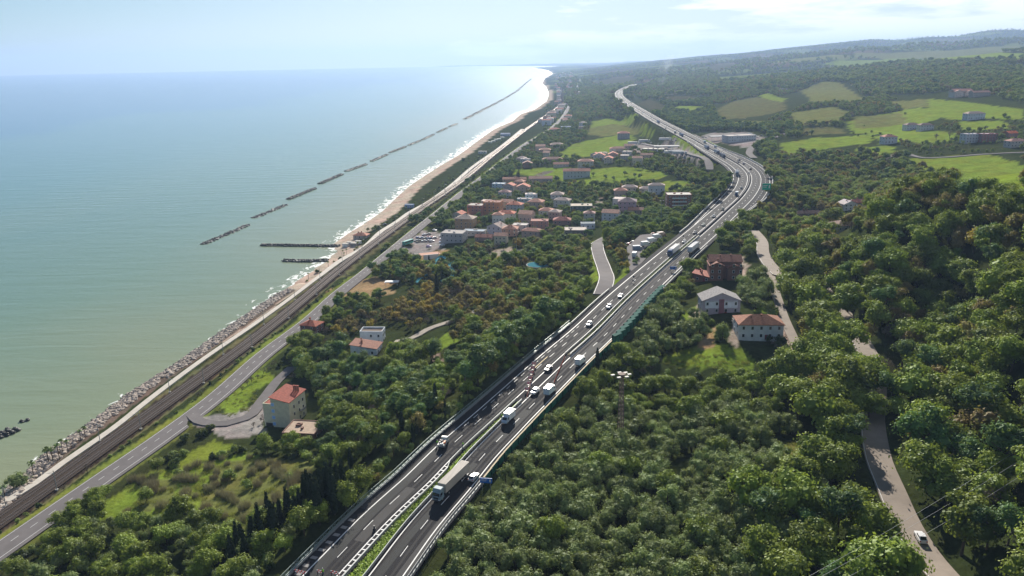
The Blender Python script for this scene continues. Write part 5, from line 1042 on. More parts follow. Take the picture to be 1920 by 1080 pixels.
def traffic(px, py, kind, d, cols, lab, grp=None):
    x, y, z, a = on_hwy(px, py); head = a+R(90) if d > 0 else a-R(90)       # nose is local -y
    mk = {'car': car_parts, 'suv': lambda *c: car_parts(c[0], 1), 'box_truck': box_truck_parts, 'articulated_lorry': semi_parts, 'coach': bus_parts}[kind]
    sc_ = FPX/pix((x, y, z))[2]; vehicle({'suv': 'car'}.get(kind, kind), mk, cols if kind in ('box_truck', 'articulated_lorry') else (cols[0],), x, y, z, head, lab, {'suv': 'car', 'car': 'car', 'box_truck': 'van', 'articulated_lorry': 'lorry', 'coach': 'coach'}[kind], sc_ > 2.0, grp)
for a in [
 (826, 934, 'articulated_lorry', -1, ((.20, .28, .32), (.40, .36, .31)), 'long articulated lorry with a beige ribbed trailer nearest the camera'),
 (888, 898, 'car', 1, (SIL,), 'silver car on the edge line beside the long lorry'),
 (953, 789, 'box_truck', -1, ((.45, .52, .6), WHT), 'white box van coming towards us ahead of the long lorry'),
 (1003, 737, 'suv', -1, (WHT,), 'white car just past the cones of the crossover'),
 (1031, 738, 'box_truck', 1, (WHT, (.62, .68, .72)), 'large white box truck seen from behind by the cream coped fence'),
 (1028, 694, 'car', -1, (GRY,), 'dark car in the middle of the crossover'),
 (1088, 683, 'box_truck', 1, (WHT, WHT), 'white box van driving away beside the slim cypresses'),
 (1105, 610, 'suv', -1, (WHT,), 'white people carrier approaching the crossover'),
 (1142, 577, 'car', -1, (WHT,), 'white car behind the people carrier'),
 (1164, 557, 'suv', -1, (SIL,), 'silver car third in the queue before the crossover'),
 (1257, 480, 'articulated_lorry', -1, (BLU, (.75, .74, .72)), 'articulated lorry with a blue cab and white trailer by the works yard'),
 (1283, 455, 'suv', -1, (SIL,), 'silver car right behind the blue cab lorry'),
 (1303, 438, 'car', -1, (GRY,), 'dark grey car two places behind the blue cab lorry'),
 (1319, 423, 'car', -1, ((.42, .42, .34),), 'pale olive car on the straight before the curve'),
 (1338, 407, 'car', -1, (SIL,), 'light grey car at the end of the white parapet'),
 (1355, 394, 'car', -1, ((.10, .11, .08),), 'dark olive car at the start of the curve'),
 (1381, 367, 'box_truck', -1, (BLU, WHT), 'white van with a blue nose in the curve'),
 (1305, 466, 'articulated_lorry', 1, (WHT, (.66, .67, .68)), 'white lorry going away half hidden behind roadside trees'),
 (1382, 330, 'articulated_lorry', -1, ((.12, .16, .24), (.34, .38, .44)), 'grey blue lorry high in the curve'),
 (1390, 354, 'car', -1, (GRY,), 'dark car below the grey blue lorry'),
 (1357, 296, 'articulated_lorry', -1, ((.08, .1, .18), (.16, .18, .24)), 'dark lorry leading the far convoy'),
 (1346, 289, 'articulated_lorry', -1, ((.1, .12, .2), (.5, .52, .56)), 'pale topped lorry second in the far convoy'),
 (1327, 280, 'articulated_lorry', -1, ((.08, .1, .2), (.4, .44, .5)), 'grey lorry third in the far convoy'),
 (1279, 256, 'articulated_lorry', -1, ((.04, .08, .25), (.3, .34, .46)), 'blue lorry fourth in the far convoy'),
 (1266, 250, 'box_truck', -1, (GRY, (.2, .2, .26)), 'small dark truck behind the blue lorry'),
 (1235, 231, 'articulated_lorry', -1, ((.04, .07, .2), (.42, .46, .56)), 'pale blue lorry near the top of the incline'),
 (1321, 268, 'box_truck', 1, (WHT, (.42, .52, .56)), 'grey van climbing away by the far fuel station'),
 (1341, 277, 'box_truck', 1, (WHT, (.55, .6, .66)), 'pale truck climbing away below the far fuel station'),
 (1182, 202, 'articulated_lorry', -1, ((.3, .3, .32), (.5, .5, .54)), 'lorry at the far bend'),
 (1174, 197, 'articulated_lorry', -1, ((.1, .1, .2), (.3, .3, .4)), 'dark lorry at the far bend'),
 (1183, 192, 'box_truck', 1, ((.1, .3, .25), (.2, .45, .4)), 'teal van at the far bend'),
 (1384, 305, 'car', 1, (BLK,), 'black car, lower of a pair leaving the service area'), (1386, 301, 'car', 1, (BLK,), 'black car, upper of a pair leaving the service area'), (1394, 308, 'car', 1, ((.1, .1, .2),), 'dark blue car on the outer lane of the curve'),
 (1407, 318, 'car', 1, (BLK,), 'black car, upper of two on the outside of the curve'), (1404, 326, 'car', 1, (GRY,), 'dark car, lower of two on the outside of the curve'), (1391, 292, 'car', 1, (BLK,), 'black car on the service exit'),
 (1290, 268, 'car', -1, (SIL,), 'light car beside the long grey canopy'), (1220, 222, 'car', -1, (GRY,), 'dark car high on the incline'), (1205, 212, 'car', -1, (WHT,), 'white car high on the incline'), (1248, 241, 'car', -1, (BLK,), 'black car between the far lorries')]: traffic(*a)
def park(px, py, kind, cols, deg, lab, cat='car', grp=None, full=False, dz_=.1):
    p = gp(px, py); mk = {'car': car_parts, 'box_truck': box_truck_parts, 'articulated_lorry': semi_parts, 'coach': bus_parts}[kind]
    vehicle(kind, mk, cols if kind in ('box_truck', 'articulated_lorry') else (cols[0],), p[0], p[1], p[2]+dz_, R(deg), lab, cat, full, grp)
hl = LANES['hill_lane'][1]; p = gp(1725, 1015); j = np.argmin(((hl[:, :2]-np.array(p[:2]))**2).sum(1)); t_ = hl[min(j+2, len(hl)-1), :2]-hl[j-1, :2]
vehicle('car', car_parts, (WHT,), p[0], p[1], hl[j, 2]+.22, math.atan2(t_[1], t_[0])+R(90), 'white hatchback climbing the tan lane at lower right', 'car')
random.seed(9); CC = [(WHT, 'white'), (SIL, 'silver'), (BLK, 'black'), (GRY, 'dark grey'), ((.08, .14, .3), 'blue'), (RED, 'red'), ((.2, .2, .24), 'steel grey')]
for i, (px, py) in enumerate([(781+k*7.2, 453) for k in range(5)]+[(784+k*7, 447+.4*k) for k in range(4)]+[(796, 441), (804, 440), (803, 446), (810, 446), (815, 447), (828, 443), (829, 449), (828, 455), (829, 461)]):
    c, n = random.choice(CC); park(px, py, 'car', (c,), random.choice((-70, 110, -75)), '%s car parked beside the grey hall' % n, grp='cars parked beside the grey hall')
park(815, 433, 'car', (WHT,), 60, 'white car parked behind the car park row'); park(804, 463, 'car', ((.2, .12, .45),), 80, 'violet car near the entrance of the car park'); park(765, 458, 'coach', ((.05, .3, .24),), 150, 'green coach standing by the coast road', 'coach')
for i, (px, py, k, c, dg) in enumerate([(1190, 482, 'box_truck', (WHT, (.5, .55, .6)), 160), (1196, 470, 'box_truck', ((.5, .5, .5), (.2, .26, .36)), 100), (1222, 455, 'box_truck', (WHT, WHT), 120), (1232, 448, 'box_truck', (WHT, (.7, .7, .68)), 115), (1240, 444, 'box_truck', ((.5, .3, .2), (.55, .4, .3)), 115), (1211, 462, 'box_truck', (WHT, (.62, .64, .62)), 110)]):
    park(px, py, k, c, dg, ['white flatbed van at the mouth of the works yard', 'blue grey truck in the middle of the works yard', 'white van third along the works yard', 'white truck far along the works yard', 'tan truck at the end of the works yard', 'pale truck against the yard hedge'][i], 'van')
for i, (px, py) in enumerate([(1166, 470), (1172, 464), (1180, 460), (1188, 456), (1198, 452), (1206, 448), (1226, 441)]):
    c, n = random.choice(CC); park(px, py, 'car', (c,), 30, '%s vehicle on the back row of the works yard' % n, grp='vehicles on the back row of the works yard')
for i, (px, py) in enumerate([(1196, 271), (1202, 268), (1209, 270), (1216, 267), (1222, 269), (1190, 274), (1256, 264), (1262, 266), (1268, 265), (1276, 288), (1284, 290), (1268, 289)]):
    if i > 8 or i % 3 == 0: park(px, py, 'articulated_lorry', (WHT, (.5, .52, .56)), 80+random.uniform(-4, 4), 'white lorry parked at the near service area', 'lorry', 'lorries parked at the near service area')
    else: c, n = random.choice(CC); park(px, py, 'car', (c,), 90, '%s car parked at the near service area' % n, grp='cars parked at the near service area')
for i, (px, py) in enumerate([(1407, 254), (1414, 256), (1420, 258), (1428, 255), (1436, 258), (1318, 258), (1324, 259)]):
    c, n = random.choice(CC); park(px, py, 'car' if i > 1 else 'box_truck', (c,) if i > 1 else (WHT, WHT), 40, '%s vehicle parked at the far service area' % n, grp='vehicles parked at the far service area')
# works vehicle on the closed carriageway
x, y, z, a = on_hwy(831, 836); e = vehicle('works_truck', lambda: box_truck_parts((.62, .64, .6), (.25, .26, .26), 3.6, 1.5), (), x, y, z, a+R(90)+R(12), 'small open works truck standing on the closed carriageway', 'truck')
b = MB()
for k in range(9): b.box((random.uniform(-.8, .8), random.uniform(-.2, 2.4), 1.7), (.5, .6, .4), random.choice([mat('orange_plastic', (.7, .18, .03), .5), FRM, DARK]))
b.obj('load', e)
HIV = mat('hi_vis_green', (.35, .8, .05), .7); SKINM = mat('skin', (.45, .28, .2), .7); TROU = mat('work_trousers', (.06, .07, .10), .9)
def person(px, py, face, lab, stride=.18):
    x, y, z, a = on_hwy(px, py); me = bpy.data.meshes.new('person')
    J = [(0, 0, .95, .15), (0, 0, 1.2, .17), (0, 0, 1.42, .16), (0, 0, 1.52, .07), (0, -.02, 1.66, .11), (0, -.02, 1.76, .08), (.2, 0, 1.42, .07), (.3, -.05, 1.15, .05), (.28, -.25, .98, .04), (-.2, 0, 1.42, .07), (-.3, .02, 1.15, .05), (-.3, -.12, .9, .04), (.1, 0, .88, .10), (.12, -stride, .5, .07), (.12, -stride, .08, .05), (.12, -stride-.15, .04, .05), (-.1, 0, .88, .10), (-.12, stride*.6, .5, .07), (-.12, stride, .08, .05), (-.12, stride-.15, .04, .05)]
    E = [(0, 1), (1, 2), (2, 3), (3, 4), (4, 5), (2, 6), (6, 7), (7, 8), (2, 9), (9, 10), (10, 11), (0, 12), (12, 13), (13, 14), (14, 15), (0, 16), (16, 17), (17, 18), (18, 19)]
    me.from_pydata([j[:3] for j in J], E, []); o = link('person', me, None, (x, y, z), R(face)); sk = o.modifiers.new('skin', 'SKIN')
    for i, j in enumerate(J): me.skin_vertices[0].data[i].radius = (j[3], j[3]*.8)
    me.skin_vertices[0].data[0].use_root = True; o.modifiers.new('sub', 'SUBSURF').levels = 1; me.materials.append(HIV); tag(o, lab, 'person')
    t_ = MB()
    for s, yy in ((.12, -stride), (-.12, stride)): t_.tube((s*.8, 0, .9), (s, yy*.9, .1), .12, TROU, 8, .085)
    t_.obj('trousers', o); h = MB(); blob(h, (0, -.03, 1.7), .14, SKINM, .5, 1.15); h.obj('head', o); c = MB(); blob(c, (0, -.02, 1.79), .13, FRM, .5, .6); c.obj('helmet', o)
person(820, 835, 20, 'person in bright green work clothes beside the open works truck'); person(825, 842, 200, 'person in green hi-vis bending by the works truck tailgate', .3)
person(868, 838, 70, 'person in yellow green hi-vis at the median grass'); person(941, 784, 90, 'person in hi-vis at the median next to the white box van'); person(606, 1078, 150, 'person in hi-vis behind the red and white barrier at the bottom', .1)
# ------------------------------------------------------------------ motorway furniture
RW_R, RW_W = mat('barrier_red', (.62, .03, .04), .5), FRM; ORG = mat('cone_orange', (.75, .16, .04), .6); GRN = mat('barrier_green', (.02, .16, .11), .55, .15, .8); GRND = mat('post_green', (.015, .07, .05), .6); CREAM = mat('coping_cream', (.60, .50, .33), .8)
def at_s(s, o, dz_=0): q = sample(HWY, HS, s); n = sample(HN, HS, s); t = sample(HT, HS, s); return Vector((q[0]+n[0]*o, q[1]+n[1]*o, q[2]+dz_)), math.atan2(t[1], t[0])
def guardrail(name, lab, s0, s1, off, step=4, rails=(.45, .8), m=GALV, mesh_=False, cat='guardrail', post=GALV, ph=.9):
    e = empty(name, tuple(at_s(s0, off(s0))[0]), 0, label=lab, cat=cat); q = np.arange(s0, s1, 4.0); P = np.array([tuple(at_s(s, off(s))[0]) for s in q]); L0 = np.array(e.location)
    fr = frame2d(P); P2 = P-L0; b = MB()
    for z in rails: ribbon(P2, -.10, .10, z+.12, m, b, skirt=.22, fr=fr)
    b.obj('rail', e); b = MB()
    for k in range(0, len(P2)): b.box((P2[k][0], P2[k][1], P2[k][2]+ph/2), (.12, .12, ph), post)
    tag(b.obj('posts', e), kind='stuff')
    if mesh_:
        b = MB()
        for k in range(len(P2)-1):
            for (z0, z1) in ((.9, 2.0), (2.0, .9)):
                for f0, f1 in ((0, .5), (.5, 1)):
                    u = P2[k]+(P2[k+1]-P2[k])*f0; v = P2[k]+(P2[k+1]-P2[k])*f1; b.tube((u[0], u[1], u[2]+z0), (v[0], v[1], v[2]+z1), .05, m, 3, cap=False)
        ribbon(P2, -.05, .05, 2.05, m, b, skirt=.1, fr=fr); tag(b.obj('lattice', e), kind='stuff')
    return e
offL = lambda s: -(half_gap(s)+7.7+2.7+float(extraL(s))); offR = lambda s: half_gap(s)+7.7+2.3+float(extraR(s))
GG = mat('grey_green_steel', (.24, .30, .28), .5, metal=.2)
s900 = s_at(HWY, HS, 880, 900, 32.7); s650 = s_at(HWY, HS, 1140, 642, 36.8); s540 = s_at(HWY, HS, 1222, 548, 38.3)
guardrail('roadside_fence', 'grey green double fence on the seaward edge of the motorway', 0, s_at(HWY, HS, 1080, 610, 37.2), lambda s: offL(s)-.5, mesh_=True, m=GG, post=GG, cat='fence', ph=2.0)
guardrail('guardrail', 'steel guardrail in front of the grey green fence', 0, s_at(HWY, HS, 1080, 610, 37.2), offL)
guardrail('guardrail', 'steel guardrail past the side road on the seaward edge', s_at(HWY, HS, 1080, 610, 37.2), s_at(HWY, HS, 1160, 545, 38), offL)
sP = s_at(HWY, HS, 1290, 440, 40); mbp = ribbon(HWY, np.array([offL(s)-.25 for s in HS]), np.array([offL(s)+.15 for s in HS]), 1.1, mat('parapet_white', (.46, .46, .44), .7), skirt=1.3, s0=sP, s1=sX1+10, fr=HF); tag(mbp.obj('parapet'), 'pale concrete parapet on the inside of the curve', 'parapet')
tag(ribbon(HWY, np.array([offR(s)-.1 for s in HS]), np.array([offR(s)+.25 for s in HS]), .95, mat('parapet_grey', (.48, .48, .46), .7), skirt=1.1, s0=sX0-20, s1=sX3+30, fr=HF).obj('parapet'), 'pale parapet round the outside of the curve', 'parapet')
guardrail('guardrail', 'white lattice fence on the landward edge by the olive grove', 0, s900, offR, mesh_=True, m=mat('pale_steel', (.40, .42, .41), .5), cat='fence', ph=1.9)
guardrail('guardrail', 'guardrail before the noise barrier ends', s540, s_at(HWY, HS, 1300, 460, 39.5), offR)
guardrail('guardrail', 'seaward guardrail of the median up to the crossover', 0, sM0, lambda s: -(half_gap(s)-.75 if s > sz1 else half_gap(s)-2.0))
guardrail('guardrail', 'landward guardrail of the median up to the crossover', 0, sM0, lambda s: half_gap(s)-.8)
guardrail('guardrail', 'seaward guardrail of the median beyond the crossover', sM1, sX0-30, lambda s: -(half_gap(s)-.7)); guardrail('guardrail', 'landward guardrail of the median beyond the crossover', sM1, sX0-30, lambda s: half_gap(s)-.7)
tag(ribbon(HWY, -.3, .3, .95, mat('median_concrete', (.12, .11, .11), .9), skirt=1.0, s0=sX0-30, s1=HS[-1]-10, fr=HF).obj('median_barrier'), 'dark concrete barrier between the carriageways in the curve', 'barrier')
tag(ribbon(HWY, -.12, .12, 1.1, mat('dark_rail', (.06, .06, .065), .6), skirt=1.1, s0=sM0-4, s1=sM0+2, fr=HF).obj('crash_cushion'), 'dark end terminal of the median at the crossover', 'crash cushion')
LIME = mat('median_grass', (.22, .33, .03), .95, .3, 1.5, bump=.5)
mat('median_soil', (.10, .085, .055), .95, .2, 1); structure(ribbon(HWY, -(hg-1.6)*.4, (hg-1.2), .10, LIME, skirt=.1, s0=0, s1=sM0-2, fr=HF).obj('median_verge'), 'grass strip in the median', 'grass strip')
structure(ribbon(HWY, -(hg-.8), (hg-.8), .10, MAT['median_soil'], skirt=.1, s0=sM1, s1=sX0-30, fr=HF).obj('median_soil'), 'earth strip in the median past the crossover', 'soil')
gv = MB(); leafmat('median_leaves', (.13, .2, .02), (.26, .36, .04), .3)
def verge(s0, s1, step, wf, hh, mm):
    s = s0
    while s < s1:
        for k in range(5): q, _ = at_s(s+random.uniform(0, step), wf(s)*random.uniform(-.9, .9)+.35, .1); leaf(gv, q+Vector((0, 0, hh*random.random())), Vector((0, 0, 1)), random.uniform(.14, .34), mm, random.random(), .7)
        s += step
verge(0, s_at(HWY, HS, 818, 907, 32.7), .16, lambda s: half_gap(s)*.42, .45, MAT['median_leaves']); verge(s_at(HWY, HS, 818, 907, 32.7), sM0-14, .5, lambda s: half_gap(s)*.4, .4, MAT['median_leaves'])
verge(sM1+14, sX0-40, .3, lambda s: half_gap(s)*.45, .6, MAT['shrub_leaves']); tag(gv.obj('median_planting'), 'bright green grass and low plants along the median', 'grass', kind='stuff')
# panel fence with cream coping, then leaning green noise panels
e = empty('panel_fence', tuple(at_s(s900, offR(s900))[0]), 0, label='green panel fence with a cream coping along the landward edge', cat='fence'); L0 = Vector(e.location); s = s900; k = 0
while s < s650:
    u, a = at_s(s, offR(s)+.3, .3); v, _ = at_s(min(s+5, s650), offR(s)+.3, .3); u, v = u-L0, v-L0; b = MB(); n = Vector((math.sin(a), -math.cos(a), 0))*.1
    b.add([u-n, v-n, v-n+Vector((0, 0, 1.6)), u-n+Vector((0, 0, 1.6)), u+n, v+n, v+n+Vector((0, 0, 1.6)), u+n+Vector((0, 0, 1.6)), u-n-Vector((0, 0, 3)), v-n-Vector((0, 0, 3)), u+n-Vector((0, 0, 3)), v+n-Vector((0, 0, 3))], [(8, 9, 2, 3), (10, 7, 6, 11), (3, 2, 6, 7)], GRN); b.obj('panel', e)
    b = MB(); m3 = n*2.2; t1 = Vector((0, 0, 1.62)); t2 = Vector((0, 0, 1.78)); b.add([u-m3+t1, v-m3+t1, v+m3+t1, u+m3+t1, u-m3+t2, v-m3+t2, v+m3+t2, u+m3+t2], [(4, 5, 6, 7), (0, 1, 5, 4), (3, 7, 6, 2), (0, 3, 2, 1), (0, 4, 7, 3), (1, 2, 6, 5)], CREAM); b.obj('coping', e)
    b = MB(); b.box((u.x+n.x*2.6, u.y+n.y*2.6, u.z-.6), (.28, .28, 4.6), GRND); b.obj('post', e); s += 5; k += 1
e = empty('noise_barrier', tuple(at_s(s650, offR(s650))[0]), 0, label='row of tall leaning green noise panels beside the trees', cat='noise barrier'); L0 = Vector(e.location); s = s650
while s < s540:
    u, a = at_s(s, offR(s)+.2, 0); v, _ = at_s(s+4.6, offR(s)+1.6, 0); u, v = u-L0, v-L0; n = Vector((math.sin(a), -math.cos(a), 0)); Z = Vector((0, 0, 1)); b = MB(); tp = Z*4.2-n*.1; q = n*.14
    b.add([u-Z*2, v-Z*2, v+tp, u+tp, u-Z*2+q, v-Z*2+q, v+tp+q, u+tp+q], [(0, 1, 2, 3), (4, 7, 6, 5), (3, 2, 6, 7), (0, 3, 7, 4), (1, 5, 6, 2)], GRN); b.add([u+tp+Z*.01, v+tp+Z*.01, v+tp+n*1.3-Z*.5, u+tp+n*1.3-Z*.5, u+tp+Z*.09, v+tp+Z*.09, v+tp+n*1.3-Z*.42, u+tp+n*1.3-Z*.42], [(4, 5, 6, 7), (0, 3, 2, 1), (0, 1, 5, 4), (3, 7, 6, 2)], GRN); b.obj('panel', e)
    b = MB(); b.tube(u+q-Z*3, u+tp+q, .16, GRND, 6); b.tube(u+tp+n*1.3-Z*.5, u+n*2.2-Z*2, .09, GRND, 5); b.obj('post', e); s += 4.6
# cones of the crossover, red and white boards
def cone(p, lab, grp):
    b = MB(); b.box((p[0], p[1], p[2]+.03), (.42, .42, .06), DARK); b.tube((p[0], p[1], p[2]+.05), (p[0], p[1], p[2]+.45), .17, ORG, 8, .1); b.tube((p[0], p[1], p[2]+.45), (p[0], p[1], p[2]+.6), .1, FRM, 8, .07); b.tube((p[0], p[1], p[2]+.6), (p[0], p[1], p[2]+.78), .07, ORG, 8, .04); tag(b.obj('traffic_cone'), lab, 'traffic cone', grp)
for (x0, y0, x1, y1, n, lab) in ((1059, 670, 1039, 717, 22, 'orange cone in the line across the landward carriageway'), (1004, 682, 988, 745, 24, 'orange cone in the line beside the red and white boards')):
    for k in range(n): t = k/(n-1); q = on_hwy(x0+(x1-x0)*t, y0+(y1-y0)*t); cone(q, lab, lab.replace('cone', 'cones'))
for k, (px, py) in enumerate([(988, 735), (991, 724), (994, 714), (996, 704), (999, 695), (1001, 687)]):
    x, y, z, a = on_hwy(px, py); e = empty('warning_board', (x, y, z), a-R(75), label='red and white warning board facing the queue at the crossover', cat='warning board', group='red and white warning boards at the crossover')
    b = MB(); b.box((0, 0, 1.3), (1.5, .06, 1.1), RW_W)
    for i in range(3): b.add([(-.7+i*.5, -.045, .8), (-.45+i*.5, -.045, .8), (-.2+i*.5, -.045, 1.8), (-.45+i*.5, -.045, 1.8)], [(0, 1, 2, 3)], RW_R); b.add([(-.7+i*.5, .045, .8), (-.45+i*.5, .045, .8), (-.2+i*.5, .045, 1.8), (-.45+i*.5, .045, 1.8)], [(3, 2, 1, 0)], RW_R)
    b.obj('board', e); b = MB(); b.box((0, .03, .4), (.9, .4, .12), DARK); b.tube((-.4, .05, 0), (-.4, .05, 1.3), .04, DARK); b.tube((.4, .05, 0), (.4, .05, 1.3), .04, DARK); b.obj('stand', e)
for px, py, w, lab in ((562, 1077, 3.4, 'red and white barrier on the hard shoulder at the bottom edge'), (600, 1077, 1.6, 'short red and white barrier left of the bottom worker'), (628, 1079, 2.2, 'red and white barrier right of the bottom worker')):
    x, y, z, a = on_hwy(px, py); e = empty('works_barrier', (x, y, z), a-R(90), label=lab, cat='barrier'); b = MB(); n = int(w/.4)
    for i in range(n): b.box(((i+.5)*w/n-w/2, 0, .95), (w/n-.004, .08, .3), RW_R if i % 2 else RW_W); b.box(((i+.5)*w/n-w/2, 0, .5), (w/n-.004, .08, .2), RW_R if i % 2 == 0 else RW_W)
    b.obj('board', e); b = MB(); b.box((-w*.4, .05, .5), (.08, .3, 1), DARK); b.box((w*.4, .05, .5), (.08, .3, 1), DARK); b.obj('leg', e)
x, y, z, a = on_hwy(702, 994); b = MB(); b.box((0, 0, .3), (.7, .7, .6), DARK); b.tube((0, 0, .6), (0, 0, 1.3), .25, DARK, 8, .3); o = b.obj('works_lamp', None, False, (x, y, z)); tag(o, 'dark works lamp on the inner ladder marking', 'lamp')
for px, py in ((1187, 531), (1188, 524), (1281, 447)):
    x, y, z, a = on_hwy(px, py); b = MB(); b.tube((0, 0, 0), (0, 0, 1.2), .05, DARK); b.box((0, 0, 1.5), (.9, .06, .9), mat('sign_back', (.10, .10, .11), .7)); b.box((0, 0, .1), (.7, .5, .15), DARK); tag(b.obj('works_sign', None, False, (x, y, z), a-R(90)), 'small dark backed works sign beside the yard', 'sign', 'works signs beside the yard')
def road_sign(px, py, w, h, pole, c, lab, rot=0, hwy=True):
    x, y, z = gp(px, py) if not hwy else on_hwy(px, py)[:3]; e = empty('road_sign', (x, y, z), R(rot), label=lab, cat='road sign'); b = MB(); b.box((0, 0, pole+h/2), (w, .15, h), c)
    b.box((-w*.15, -.09, pole+h*.68), (w*.5, .03, h*.09), FRM); b.box((-w*.2, -.09, pole+h*.45), (w*.4, .03, h*.09), FRM); b.box((w*.33, -.09, pole+h*.5), (w*.12, .03, h*.5), FRM); b.obj('board', e)
    for s in (-1, 1): b = MB(); b.tube((s*w*.35, .12, -2), (s*w*.35, .12, pole+h*.9), .12, GALV); b.obj('pole', e)
road_sign(1436, 368, 6.5, 5, 5, mat('sign_green', (.0, .42, .26), .5), 'large green direction sign on the outside of the curve', 0, False); road_sign(912, 920, 3.4, 1.5, 2.4, mat('sign_blue', (.01, .14, .50), .5), 'blue panel sign at the edge of the olive grove', -10, False); road_sign(1262, 512, 3.4, 1.6, 2, MAT['sign_blue'], 'blue sign on the bank by the blue cab lorry', -15, False)
# lattice light mast
p = gp(1163, 832); top = 8
while pix((p[0], p[1], p[2]+top))[1] > 703: top += .25
e = empty('light_mast', p, R(20), label='rusty lattice mast with a ring of floodlights above the olive grove', cat='light mast'); RUST = mat('rusty_steel', (.17, .12, .10), .8, .2, 2); b = MB(); w0, w1 = .75, .4
cor = lambda k, z: Vector(((w0+(w1-w0)*z/top)*(1 if k in (0, 3) else -1), (w0+(w1-w0)*z/top)*(1 if k < 2 else -1), z))
for k in range(4): b.tube(cor(k, -1), cor(k, top), .11, RUST, 5)
n = 16
for i in range(n):
    for k in range(4): b.tube(cor(k, top*i/n), cor((k+1) % 4, top*(i+1)/n), .07, RUST, 4, cap=False); b.tube(cor(k, top*(i+1)/n), cor((k+1) % 4, top*(i+1)/n), .06, RUST, 4, cap=False)
b.obj('lattice', e); b = MB(); b.tube((0, 0, top), (0, 0, top+.2), 1.2, RUST, 12); b.obj('platform', e)
for k, (x_, y_) in enumerate(((-2.6, .8), (2.2, -.6), (-1.8, -1.6), (.6, -2.0), (.2, 1.8), (1.8, 1.0))):
    b = MB(); b.tube((0, 0, top-.2), (x_, y_, top-.1), .08, RUST, 5); b.box((x_, y_, top-.2), (1.15, .8, .35), mat('lamp_housing', (.34, .34, .30), .6)); b.obj('floodlight', e)
def lamp_post(px, py, h, lab, grp=None, arm=1.4):
    p = gp(px, py); e = empty('lamp_post', p, R(random.uniform(-30, 30)), label=lab, cat='lamp post', group=grp); b = MB(); b.tube((0, 0, -1), (0, 0, h), .14, GALV, 6, .08); b.obj('pole', e); b = MB(); b.tube((0, 0, h), (arm, 0, h+.2), .06, GALV, 4); b.box((arm, 0, h+.2), (.9, .35, .15), FRM); b.tube((0, 0, h), (-arm, 0, h+.2), .06, GALV, 4); b.box((-arm, 0, h+.2), (.9, .35, .15), FRM); b.obj('lamp_head', e)
for px, py, h in ((1239, 425, 20), (1221, 392, 15), (823, 500, 16), (969, 492, 20), (1395, 254, 24), (1298, 254, 14), (1310, 256, 14), (1350, 252, 14), (1390, 247, 14), (1435, 256, 14), (1299, 304, 12), (1244, 262, 12)): lamp_post(px, py, h, {1239: 'tall lamp post at the yard pines', 1221: 'lamp post behind the yard pines', 823: 'tall pale pole above the water slides', 969: 'tall lamp post over the pool pavilion', 1395: 'very tall lamp post before the white service building'}.get(px, 'lamp post around the service areas'), None if px in (1239, 1221, 823, 969, 1395) else 'lamp posts around the service areas')
for px, py, h, lab in ((1450, 590, 9, 'pale pole behind the hip roofed house'), (1825, 815, 11, 'slim power pole in the right hand wood'), (1788, 372, 12, 'power pole on the hill crest'), (1445, 485, 8, 'pole beside the upper lane'), (1890, 250, 14, 'pole by the red walled houses')):
    p = gp(px, py); b = MB(); b.tube((0, 0, -1), (0, 0, h), .13, GALV, 6, .08); b.box((0, 0, h-.4), (1.4, .1, .1), GALV); tag(b.obj('power_pole', None, False, p), lab, 'power pole')
WIRE = mat('cable', (.35, .37, .38), .5)
for k, (a, b_) in enumerate((((1500, 1080, 52), (1990, 783, 60)), ((1523, 1080, 52), (1990, 806, 60)), ((1575, 1080, 51), (1990, 835, 59)))):
    u, v = Vector(at(*a)), Vector(at(*b_)); d = v-u; u = u-d*.25; v = v+d*.2; b = MB(); n = 24; P = [u.lerp(v, i/n)-Vector((0, 0, 2.2*(1-(2*i/n-1)**2))) for i in range(n+1)]
    for i in range(n): b.tube(P[i], P[i+1], .022, WIRE, 4, cap=False)
    tag(b.obj('power_cable'), ['uppermost of the three power cables over the tan lane', 'middle of the three power cables over the tan lane', 'lowest of the three power cables over the tan lane'][k], 'power cable', None)
# railway poles
PR = frame2d(RP)
for side, o in ((-1, -4.9), (1, 4.9)):
    s = 20 if side < 0 else 32
    while s < PR[2][np.argmin(abs(RP[:, 1]-1300))]:
        q = sample(RP, PR[2], s); nn_ = sample(PR[1], PR[2], s); e = empty('catenary_pole', (q[0]+nn_[0]*o, q[1]+nn_[1]*o, q[2]-.2), math.atan2(nn_[1], nn_[0]), label='grey overhead line pole on the %s side of the railway' % ('seaward' if side < 0 else 'inland'), cat='railway pole', group='overhead line poles on the %s side' % ('seaward' if side < 0 else 'inland'))
        b = MB(); b.tube((0, 0, 0), (0, 0, 7.6), .15, GALV, 6, .11); b.box((0, 0, .15), (.9, .9, .5), CONC); b.obj('pole', e); b = MB(); b.tube((0, 0, 6.6), (-side*2.8, 0, 6.3), .06, GALV, 4); b.tube((0, 0, 7.3), (-side*2.2, 0, 6.4), .04, GALV, 4); b.obj('arm', e); s += 48
